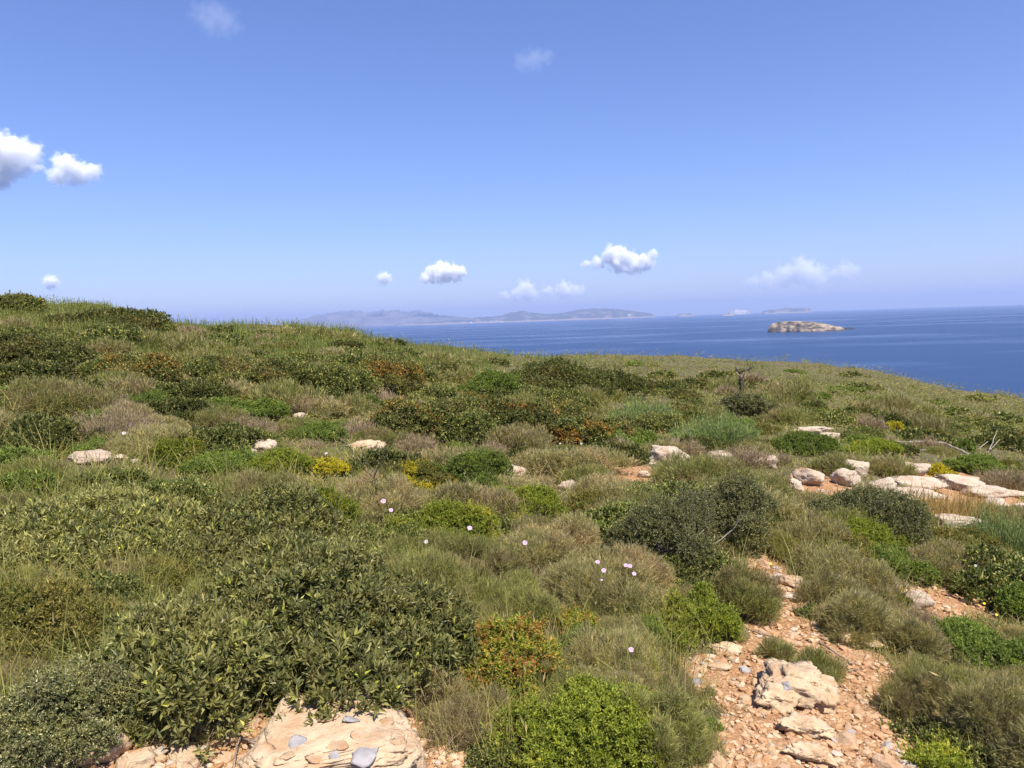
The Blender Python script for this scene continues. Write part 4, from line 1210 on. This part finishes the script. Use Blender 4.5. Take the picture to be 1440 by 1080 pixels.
def leaf_field(name, n, vr, ulen, mat, L, label, seed, keep=None, lo=0.03, hi=.14, cover=10):
    rng = np.random.default_rng(seed)
    U = rng.uniform(*ulen, n); V = rng.uniform(*vr, n)
    G = ground(U, V); ok = ~np.isnan(G[:, 0]); G = G[ok]; U = U[ok]; V = V[ok]
    k = ~bare(G[:, 0], G[:, 1])
    if keep is not None: k &= keep(G, U, V, rng)
    k &= ~near_any(G, ROCKS, .9)
    G = G[k]; r = np.hypot(G[:, 0], G[:, 1]); n = len(G)
    sz = np.maximum(L, 2.0 * r * PXM)
    m = cover
    c = np.repeat(G, m, 0); rr = np.repeat(r, m); s = np.repeat(sz, m)
    q = nrm(rng.normal(size=(len(c), 3))) * np.array([1, 1, .7]) * rng.random((len(c), 1)) ** .5
    rad = np.repeat(sz * rng.uniform(1.4, 3.2, n), m)
    p = c + q * rad[:, None]
    p[:, 2] = height(p[:, 0], p[:, 1]) + np.maximum(0, q[:, 2] + .6) * rad + .01
    mb = MB()
    add_leaves(mb, p, q + np.array([0, 0, .5]) + rng.normal(0, .5, q.shape), rng.normal(size=q.shape), s * rng.uniform(.6, 1.2, len(s)), s * .42, .25, .1)
    o = mb.build(name, M[mat]); tag(o, label, kind='stuff')


tuft_field('grass', 5200, (470, 1090), (-120, 1560), 'grass', 12, .13, .60, 'fine green and straw grass growing between the shrubs', 31, keep=patchy(.8, 11, .42), bend=.7)
tuft_field('wispy_grass', 1700, (500, 1090), (-120, 1560), 'grass', 13, .36, .30, 'tall thin wispy grass rising through the shrubs', 39, keep=patchy(.6, 18, .46), bend=.6, seeds=.05, wmin=.0013)
tuft_field('meadow_grass', 2200, (640, 960), (-120, 640), 'grass', 15, .22, .50, 'fine olive meadow grass on the left of the slope', 32, keep=patchy(1.1, 12, .36), bend=.8)
tuft_field('undergrowth', 7500, (540, 1090), (-120, 1560), 'under', 12, .12, .75, 'low grey-brown wiry undergrowth between the shrubs', 33, spread=.06)
tuft_field('dry_stalks', 4200, (540, 1090), (-120, 1560), 'thorn', 11, .15, .65, 'low dry greyish twigs and stalks between the shrubs', 37, spread=.06, keep=patchy(.9, 15, .5))
leaf_field('ground_cover', 9000, (500, 1090), (-120, 1560), 'under', .013, 'low leafy ground cover between the shrubs', 34, cover=12)
leaf_field('green_herbs', 9000, (480, 1090), (-120, 1560), 'herb', .013, 'low fresh green leafy herbs between the shrubs', 38, cover=13, keep=patchy(.7, 16, .5))
tuft_field('dry_grass', 330, (690, 735), (1290, 1395), 'drygrass', 16, .26, .25, 'golden dry grass below the pale rock row', 35, bend=.3, avoid_rocks=False,
           keep=lambda G, U, V, rng: rng.random(len(G)) < .9)


def ridge_keep(G, U, V, rng):
    a = np.degrees(np.arctan2(G[:, 0], G[:, 1])); rr = np.interp(a, AZ, RR); r = np.hypot(G[:, 0], G[:, 1])
    f = np.interp(U, [-100, 180, 260, 420, 560, 720, 900, 1560], [.45, .6, .8, 1, .9, .45, .10, .0])
    return (r > rr * .5) & (rng.random(len(G)) < f)


tuft_field('crest_grass', 7000, (430, 520), (-120, 1560), 'ridge_grass', 12, .34, .22, 'tall fresh green grass with seed heads along the crest', 36, wpx=.5, keep=ridge_keep, seeds=.012, bend=.2, spread=.10)


def far_scrub():
    rng = np.random.default_rng(41)
    n = 36000
    U = rng.uniform(-120, 1560, n); V = 430 + 190 * rng.random(n) ** 1.15
    G = ground(U, V); ok = ~np.isnan(G[:, 0]); G = G[ok]
    r = np.hypot(G[:, 0], G[:, 1])
    k = (r > 11) & (vnoise(G[:, 0], G[:, 1], .22, 21) + rng.normal(0, .12, len(G)) > .30)
    k &= ~near_any(G, ROCKS, 1.0)
    G = G[k]; r = r[k]; n = len(G); m = 15
    sz = np.maximum(.03, 1.45 * r * PXM)
    rad = np.repeat(np.maximum(.16, rng.uniform(2.5, 8.0, n) * sz), m)
    hgt = np.repeat(rng.uniform(.5, 1.15, n) * (.35 + .8 * vnoise(G[:, 0], G[:, 1], .5, 22)), m)
    c = np.repeat(G, m, 0); s = np.repeat(sz, m)
    q = nrm(rng.normal(size=(len(c), 3)) + np.array([0, 0, .3]))
    p = c + q * rad[:, None] * np.array([1, 1, 0])
    p[:, 2] = height(p[:, 0], p[:, 1]) + np.maximum(.0, q[:, 2] * .75 + .3) * rad * hgt
    mb = MB()
    add_leaves(mb, p, q * np.array([1, 1, .2]) + rng.normal(0, .35, q.shape) * np.array([1, 1, .4]), np.array([0, 0, 1.0]) + q * .8 + rng.normal(0, .3, q.shape), s * rng.uniform(.6, 1.25, len(s)), s * .55, .15, .1)
    o = mb.build('scrub', M['far']); tag(o, 'dense low green scrub covering the far slope down to the sea', kind='stuff')


far_scrub()


# ------------------------------------------------------------------ flowers
def flower_mesh(rad, h, petal, lean, seed):
    rng = np.random.default_rng(seed)
    s = MB(); t = np.linspace(0, 1, 5)[:, None]
    top = np.array([lean[0], lean[1], h])
    add_tube(s, top * t + np.array([lean[1], -lean[0], 0]) * (.3 * np.sin(t * 3.14)), np.linspace(.0022, .0014, 5), 4)
    f = MB(); n = 20
    ax = nrm(np.array([lean[0] * .6 + rng.normal(0, .15), -.75 + rng.normal(0, .2), .75]))
    a = nrm(np.cross(ax, [1, .2, 0])); b = np.cross(ax, a)
    th = np.linspace(0, 2 * np.pi, n, endpoint=False)
    rings = [(.12, -.28), (.35, -.08), (.7, .05), (1.0, .02)]
    V = []
    for q, z in rings:
        w = 1 + (.06 * np.cos(5 * th) if q > .6 else 0)
        V.append(top + (np.cos(th)[:, None] * a + np.sin(th)[:, None] * b) * (q * rad * w)[:, None] if not np.isscalar(w) else top + (np.cos(th)[:, None] * a + np.sin(th)[:, None] * b) * (q * rad))
        V[-1] = V[-1] + ax * rad * (z + .28)
    V = np.concatenate(V)
    F = [(k * n + j, k * n + (j + 1) % n, (k + 1) * n + (j + 1) % n, (k + 1) * n + j) for k in range(3) for j in range(n)]
    f.add(V, F)
    c = MB(); V0 = np.concatenate([top + (np.cos(th)[:, None] * a + np.sin(th)[:, None] * b) * rad * .16 + ax * rad * .10, [top + ax * rad * .14]])
    c.add(V0, [(n, j, (j + 1) % n) for j in range(n)])
    return s, f, c


def flower(name, u, v, wpx, drop, petal, label, seed, group=None, cat='flower'):
    P = ground([u], [v + drop])[0]; D = float(project(P)[2]); m = D / FPX
    th = math.asin((EYE - P[2]) / np.linalg.norm(P - np.array([0, 0, EYE])))
    h = drop * m / math.cos(th)
    r = empty(name, P); r.rotation_euler.z = math.atan2(-P[0], P[1])
    tag(r, label, cat, group)
    s, f, c = flower_mesh(wpx * m * .34, h, petal, (random.uniform(-.03, .03), random.uniform(-.03, .0)), seed)
    s.build('stem', M['stemgreen'], r); f.build('petals', M[petal], r, smooth=True); c.build('centre', M['throat' if petal != 'yellow_petal' else 'yellow_petal'], r)


FL = [
    (545, 706, 10, 34, 'petal', 'pink-centred flower in the grey wiry shrub left of the bright green shrub'),
    (550, 719, 8, 34, 'petal', 'dull pale flower just below the pink-centred one'),
    (658, 744, 9, 40, 'petal', 'pale pink flower over the lower edge of the bright green shrub'),
    (603, 762, 8, 30, 'white_petal', 'narrow white flower on the face of the bright green shrub'),
    (621, 716, 6, 30, 'white_petal', 'tiny cream flower near the top of the bright green shrub'),
    (743, 766, 9, 50, 'petal', 'lone pale pink flower at the tip of the grey-olive wiry shrub'),
    (849, 794, 9, 50, 'petal', 'upper flower of the left pair over the purplish wiry shrub'),
    (853, 805, 9, 50, 'petal', 'lower flower of the left pair over the purplish wiry shrub'),
    (877, 798, 8, 50, 'petal', 'single flower between the two pairs over the purplish wiry shrub'),
    (890, 799, 8, 50, 'petal', 'upper flower of the right pair over the purplish wiry shrub'),
    (890, 809, 8, 50, 'petal', 'lower flower of the right pair over the purplish wiry shrub'),
    (880, 915, 10, 40, 'petal', 'lilac-pink flower above the bright green dome'),
    (844, 818, 5, 40, 'petal', 'faint half-open pink flower below the left flower pair'),
    (182, 609, 7, 24, 'white_petal', 'white flower above the rocks of the left meadow'),
    (243, 504, 5, 14, 'white_petal', 'white flower dot on the upper left slope'),
    (465, 637, 6, 20, 'white_petal', 'cream flower on the bright green cushion by the white boulder'),
    (1375, 798, 5, 40, 'white_petal', 'small white blossom in front of the tall brushy shrub'),
]
for i, (u, v, a, d, p, lab) in enumerate(FL):
    flower('bindweed_flower', u, v, a * 1.1, d * 1.35 + 4, p, lab, 600 + i)
for i, (u, v) in enumerate([(742, 627), (756, 634), (783, 616), (788, 624), (800, 631), (816, 624), (745, 638), (650, 570), (532, 591), (574, 543), (495, 520), (283, 523)]):
    flower('white_flower', u, v, 4.6, 14, 'white_petal', 'white flower dot among the dark leafy shrubs of the slope', 640 + i, 'white flowers among the dark shrubs')
for i, (u, v) in enumerate([(1131, 748), (1140, 758), (1431, 808), (1346, 888), (1085, 792), (1062, 806), (1098, 770), (1390, 850), (1408, 865), (1320, 872), (1000, 690), (1090, 735)]):
    flower('yellow_flower', u, v, 5, 14, 'yellow_petal', 'small yellow flower beside the bare earth on the right', 660 + i, 'yellow flowers by the bare earth')


# ------------------------------------------------------------------ dry branches
def branch_from(name, lines, mat, label, cat='branch', lift=.0, parts=False):
    """lines: picture points with a height above ground (m) and thickness (px); the first line is the main stem"""
    base = ground([lines[0][0][0]], [lines[0][0][1]])[0]
    r = empty(name, base); tag(r, label, cat)
    for k, ln in enumerate(lines):
        pts = []; rad = []
        for (u, v, hh, wp) in ln:
            # march along the sight line to where it is hh above the ground
            d = rays(np.array([float(u)]), np.array([float(v)]))[0]
            ts = np.geomspace(1.2, 80, 900); q = d[None] * ts[:, None]
            ab = q[:, 2] + EYE - height(q[:, 0], q[:, 1])
            i = int(np.argmax(ab < hh)); p = q[i] + np.array([0, 0, EYE])
            pts.append(p - base); rad.append(wp * ts[i] / FPX / 2)
        pts = np.array(pts); t = np.linspace(0, len(pts) - 1, 6 * (len(pts) - 1) + 1)
        P = np.stack([np.interp(t, range(len(pts)), pts[:, c]) for c in range(3)], 1)
        rg = np.random.default_rng(k + len(label)); P[1:-1] += rg.normal(0, 1, (len(P) - 2, 3)) * rad[0] * .45
        mb = MB(); add_tube(mb, P, np.interp(t, range(len(pts)), rad), 6)
        mb.build('stem' if k == 0 else 'twig', M[mat], r, smooth=True)
    return r


branch_from('dry_branch', [[(728, 850, .02, 2.6), (745, 834, .06, 2.8), (765, 815, .10, 2.4), (778, 806, .13, 1.6)],
                           [(762, 817, .09, 1.8), (766, 801, .14, 1.2)], [(768, 813, .10, 1.4), (785, 809, .14, 1.0), (797, 806, .16, .8)]], 'dead',
            'bleached forked branch leaning behind the rust-red shrub')
branch_from('dry_branch', [[(332, 1032, .015, 3.2), (360, 1046, .05, 3.6), (388, 1066, .05, 3.2), (408, 1073, .012, 2.8), (440, 1062, .10, 1.6)],
                           [(352, 1040, .05, 2.0), (378, 1043, .07, 1.6), (392, 1046, .05, 1.0)], [(338, 1034, .05, 2.4), (332, 1052, .06, 2.0), (329, 1085, .05, 2.0)]], 'stick',
            'brown forked stick lying over the bedrock slab')
branch_from('dry_branch', [[(236, 1012, .04, 3.6), (262, 1016, .06, 3.4), (288, 1026, .03, 2.2)]], 'dead', 'short grey stick under the dark glossy shrub')
branch_from('dry_branch', [[(1276, 622, .05, 2.2), (1300, 620, .15, 3.0), (1330, 624, .2, 3.2), (1352, 634, .12, 3.4), (1368, 643, .05, 3.4), (1382, 648, .02, 2.6)],
                           [(1262, 621, .1, 1.2), (1285, 622, .1, 1.4), (1300, 621, .15, 1.4)], [(1290, 632, .05, 1.4), (1325, 636, .06, 1.6), (1360, 640, .05, 1.6)]], 'dead',
            'arched pale fallen branch lying on the right slope')
branch_from('dry_branch', [[(1388, 640, .02, 1.4), (1396, 622, .2, 1.2), (1402, 606, .45, .9)], [(1392, 632, .1, 1.0), (1410, 614, .3, .8), (1422, 604, .4, .6)], [(1376, 632, .05, 1.2), (1392, 618, .2, .9)]], 'dead',
            'upright thin dry stalks at the right edge of the slope')
branch_from('dry_branch', [[(510, 704, .05, 2.2), (522, 684, .22, 2.0), (528, 664, .38, 1.6), (545, 640, .62, 1.0)],
                           [(526, 672, .3, 1.4), (514, 662, .4, 1.1), (500, 640, .6, .9), (484, 618, .8, .7)], [(528, 668, .35, 1.3), (514, 650, .5, 1.1), (508, 628, .75, .8)],
                           [(530, 662, .4, 1.2), (538, 640, .6, .9), (552, 624, .75, .8)], [(518, 690, .15, 1.2), (506, 700, .1, 1.2)]], 'dead',
            'pale leafless forking branches in front of the orange-stained rock')
branch_from('dry_branch', [[(478, 738, .1, 1.6), (470, 716, .25, 1.4), (480, 690, .45, 1.0)], [(470, 716, .25, 1.2), (452, 700, .4, .9), (432, 682, .55, .7), (390, 655, .8, .6)]], 'dead',
            'long thin pale stalk arching over the lemon-yellow cushion')
branch_from('dry_branch', [[(1072, 1000, .01, 2.4), (1066, 990, .02, 2.6), (1064, 972, .015, 2.2), (1066, 962, .01, 1.6)], [(1066, 991, .02, 2.4), (1076, 1010, .01, 2.2)]], 'dead',
            'bent pale twig on the path left of the pitted boulder')
branch_from('dry_branch', [[(1050, 884, .01, 2.2), (1068, 890, .02, 2.4), (1085, 894, .01, 1.8)]], 'stick', 'short brown twig near the top of the path')
branch_from('dry_branch', [[(1152, 902, .02, 2.6), (1170, 914, .04, 3.0), (1188, 926, .02, 2.6), (1200, 934, .01, 2.0)]], 'stick', 'dark brown stick right of the shrublets behind the boulder')
branch_from('dry_branch', [[(1190, 944, .01, 2.2), (1206, 941, .02, 2.0)]], 'stick', 'little dark twig at the right path edge')
branch_from('dry_branch', [[(1004, 932, .01, 1.8), (1022, 927, .02, 1.8), (1040, 929, .01, 1.2)]], 'stick', 'thin dark twig on the left of the path')
branch_from('dry_branch', [[(1015, 770, .1, 1.6), (1030, 745, .3, 1.4), (1048, 722, .45, 1.2), (1058, 710, .55, 1.0)], [(1030, 745, .3, 1.0), (1005, 765, .25, .9)]], 'dead', 'thin straw-coloured stalk slanting across the big dark shrub')
branch_from('dry_branch', [[(976, 790, .1, 1.4), (975, 750, .3, 1.2), (973, 715, .5, 1.0), (972, 690, .65, .8)], [(975, 752, .3, 1.0), (962, 740, .35, .8)], [(975, 760, .28, .9), (990, 745, .35, .8)]], 'dead', 'upright grey leafless stalk in front of the big dark shrub')

# charred little dead tree
def dead_tree():
    P = ground([1043], [560])[0]; D = float(project(P)[2]); m = D / FPX * 1.18
    r = empty('dead_tree', P); r.rotation_euler.z = math.atan2(-P[0], P[1])
    tag(r, 'charred leafless little tree standing out on the slope', 'tree')
    def ln(pts): return np.array([(x * m, y * m, z * m) for x, y, z in pts], float)
    def part(name, pts, w, mat='charred'):
        p = ln(pts); t = np.linspace(0, len(p) - 1, 4 * (len(p) - 1) + 1)
        q = np.stack([np.interp(t, range(len(p)), p[:, c]) for c in range(3)], 1)
        rg = np.random.default_rng(len(pts) + int(w * 10)); q[1:-1] += rg.normal(0, .35 * m, (len(q) - 2, 3))
        mb = MB(); add_tube(mb, q, np.linspace(w, w * .6, len(q)) * m, 6); mb.build(name, M[mat], r, smooth=True)
    part('trunk', [(0, 0, 0), (-.5, 0, 8), (-1.5, 1, 17), (-2, 1, 24), (-2, 0, 31)], 1.7)
    part('limb', [(-1.5, 0, 20), (3, -2, 15), (5, -3, 12)], 1.1)
    part('limb', [(-1.5, 0, 22), (2, 0, 26), (4, 1, 31)], 1.0)
    part('limb', [(-2, 0, 30), (-5, 1, 34), (-6, 1, 37)], 1.3)
    part('limb', [(-2, 0, 31), (3, 0, 34), (8, 1, 34), (12, 1, 37)], 1.2)
    part('limb', [(8, 0, 34), (10, -1, 30)], .9)
    part('limb', [(-2, 0, 27), (-6, -1, 31)], .8, 'dead')
    part('twig', [(-5, 0, 34), (-8, 0, 38)], .6); part('twig', [(3, 0, 34), (4, 1, 39)], .6); part('twig', [(11, 1, 36), (15, 1, 37)], .6); part('twig', [(9, 0, 34), (11, 0, 40)], .6)


dead_tree()


# strap-leaved plant (asphodel) by the pinkish boulder
def asphodel(u, v, hpx, label, seed):
    P = ground([u], [v])[0]; m = float(project(P)[2]) / FPX
    rng = np.random.default_rng(seed); mb = MB(); n = 26
    d = rng.normal(0, .35, (n, 3)); d[:, 2] = 1
    add_blades(mb, P + rng.normal(0, .03, (n, 3)) * np.array([1, 1, 0]) - np.array([0, 0, .01]), d, rng.uniform(.6, 1.05, n) * hpx * m, .018, .4, 0, rng)
    o = mb.build('asphodel_plant', M['ridge_grass']); tag(o, label, 'plant')


asphodel(922, 642, 30, 'strap-leaved green plant left of the pinkish boulder', 3)
asphodel(905, 640, 22, 'smaller strap-leaved plant below the brushy broom clump', 4)
asphodel(372, 652, 26, 'pale green pointed tuft in front of the peeping white boulder', 5)


# ------------------------------------------------------------------ clouds (outside the haze)
def cloud(lobes, D, label, dens, seed, thick=.8, soft=.40, scale=2.4):
    """lobes: u, v, radius in picture units"""
    us = np.array([l[0] for l in lobes], float); vs = np.array([l[1] for l in lobes], float); rs = np.array([l[2] for l in lobes], float)
    rng = np.random.default_rng(seed)
    d = rays(us, vs); px = D / FPX
    C = d * D + np.array([0, 0, EYE]); c0 = C.mean(0); fw = nrm(c0 * np.array([1, 1, 0]))
    C = C + fw * (rng.uniform(-.4, .4, len(rs)) * rs * px)[:, None]
    C = C - c0; S = rs * px
    # an outline around all lobes
    V, F = ICO[4]; dv = nrm(V)
    hull = np.zeros(len(V))
    for c, s in zip(C, S * 1.22):
        b = dv @ c; q = b * b - (c @ c - s * s)
        hull = np.maximum(hull, np.where(q > 0, b + np.sqrt(np.maximum(q, 0)), 0))
    # open directions still need some thickness
    hull = np.maximum(hull, S.min() * .6)
    m, nt, N, Lk = new_mat('cloud_vapour')
    tc = N.new('ShaderNodeTexCoord')
    vec = tc.outputs['Object']
    nz = N.new('ShaderNodeTexNoise'); nz.inputs['Scale'].default_value = scale / S.max(); nz.inputs['Detail'].default_value = 7; nz.inputs['Roughness'].default_value = .62
    Lk.new(vec, nz.inputs['Vector'])
    best = None
    for c, s in zip(C, S):
        dn = N.new('ShaderNodeVectorMath'); dn.operation = 'DISTANCE'; dn.inputs[1].default_value = tuple(c)
        Lk.new(vec, dn.inputs[0])
        f = N.new('ShaderNodeMath'); f.operation = 'MULTIPLY_ADD'; f.inputs[1].default_value = -1 / s; f.inputs[2].default_value = 1.0
        Lk.new(dn.outputs['Value'], f.inputs[0])
        if best is None: best = f.outputs[0]
        else:
            mx = N.new('ShaderNodeMath'); mx.operation = 'SMOOTH_MAX'; mx.inputs[2].default_value = .12
            Lk.new(best, mx.inputs[0]); Lk.new(f.outputs[0], mx.inputs[1]); best = mx.outputs[0]
    a = N.new('ShaderNodeMath'); a.operation = 'MULTIPLY_ADD'; a.inputs[1].default_value = 2.1; a.inputs[2].default_value = -1.20
    Lk.new(nz.outputs[0], a.inputs[0])
    b = N.new('ShaderNodeMath'); b.operation = 'ADD'; Lk.new(a.outputs[0], b.inputs[0]); Lk.new(best, b.inputs[1])
    mr = N.new('ShaderNodeMapRange'); mr.interpolation_type = 'SMOOTHSTEP'; mr.inputs[1].default_value = 0; mr.inputs[2].default_value = soft; mr.inputs[3].default_value = 0; mr.inputs[4].default_value = dens / S.max()
    Lk.new(b.outputs[0], mr.inputs[0])
    pv = N.new('ShaderNodeVolumePrincipled'); pv.inputs['Color'].default_value = (1, 1, 1, 1); pv.inputs['Anisotropy'].default_value = -.3
    Lk.new(mr.outputs[0], pv.inputs['Density'])
    o = N.new('ShaderNodeOutputMaterial'); Lk.new(pv.outputs[0], o.inputs['Volume'])
    mb = MB(); mb.add(dv * hull[:, None], F)
    ob = mb.build('cloud', m, loc=c0)
    tag(ob, label, 'cloud')


cloud([(-25, 215, 40), (8, 212, 30), (28, 222, 26), (-10, 236, 26), (44, 218, 16)], 16000, 'biggest bright cloud, cut by the left picture edge', 6, 1)
cloud([(94, 236, 20), (84, 246, 16), (112, 243, 18), (130, 242, 13)], 16000, 'soft lilac cloud right beside the biggest bright one', 3, 2)
cloud([(873, 366, 22), (862, 360, 18), (890, 372, 18), (908, 368, 15), (918, 358, 9), (840, 370, 12), (824, 371, 8)], 24000, 'brightest cloud above the far coast, with a raised tail', 6, 3)
cloud([(622, 382, 19), (608, 385, 15), (637, 383, 17), (598, 391, 10), (650, 382, 9)], 24000, 'rounded white cloud above the far purple hills', 8, 4)
cloud([(541, 391, 12), (536, 391, 9)], 24000, 'tiny puff left of the rounded white cloud', 3, 5)
cloud([(738, 408, 18), (728, 415, 14), (748, 413, 12), (710, 416, 10), (770, 410, 11), (795, 408, 16), (812, 409, 12)], 27000, 'low pale cloud trailing to the right, just above the far coast', 2.6, 6)
cloud([(1128, 381, 24), (1105, 386, 20), (1145, 388, 22), (1080, 394, 16), (1060, 398, 14)], 25000, 'wide hazy cloud above the rocky islet', 1.5, 7)
cloud([(1190, 383, 19), (1175, 386, 12), (1202, 382, 10)], 25000, 'small hazy cloud right of the wide hazy one', 1.0, 8)
cloud([(72, 396, 11), (67, 397, 8)], 24000, 'tiny low puff above the left skyline', 3, 9)
cloud([(752, 80, 22), (735, 88, 18), (768, 78, 16)], 12000, 'faint wisp high in the middle of the sky', .26, 10, soft=.8)
cloud([(300, 28, 30), (320, 34, 24), (285, 20, 22)], 12000, 'faint wisp high in the sky towards the left corner', .26, 11, soft=.8)


# ------------------------------------------------------------------ haze
def haze():
    h, top, low = 41000.0, 700.0, -40.0
    lowest = min(v.co.z for v in bpy.data.objects['hillside'].data.vertices)
    low = min(low, lowest - 1)
    V = [(x, y, z) for z in (low, top) for x, y in ((-h, -h), (h, -h), (h, h), (-h, h))]
    mb = MB(); mb.add(V, [(0, 1, 5, 4), (1, 2, 6, 5), (2, 3, 7, 6), (3, 0, 4, 7), (3, 2, 1, 0), (4, 5, 6, 7)])
    m, nt, N, Lk = new_mat('sea_haze')
    pv = N.new('ShaderNodeVolumePrincipled'); pv.inputs['Color'].default_value = (.56, .68, .95, 1); pv.inputs['Density'].default_value = 5.2e-5; pv.inputs['Anisotropy'].default_value = .2
    o = N.new('ShaderNodeOutputMaterial'); Lk.new(pv.outputs[0], o.inputs['Volume'])
    ob = mb.build('haze', m); tag(ob, 'pale blue sea haze', kind='stuff')


haze()
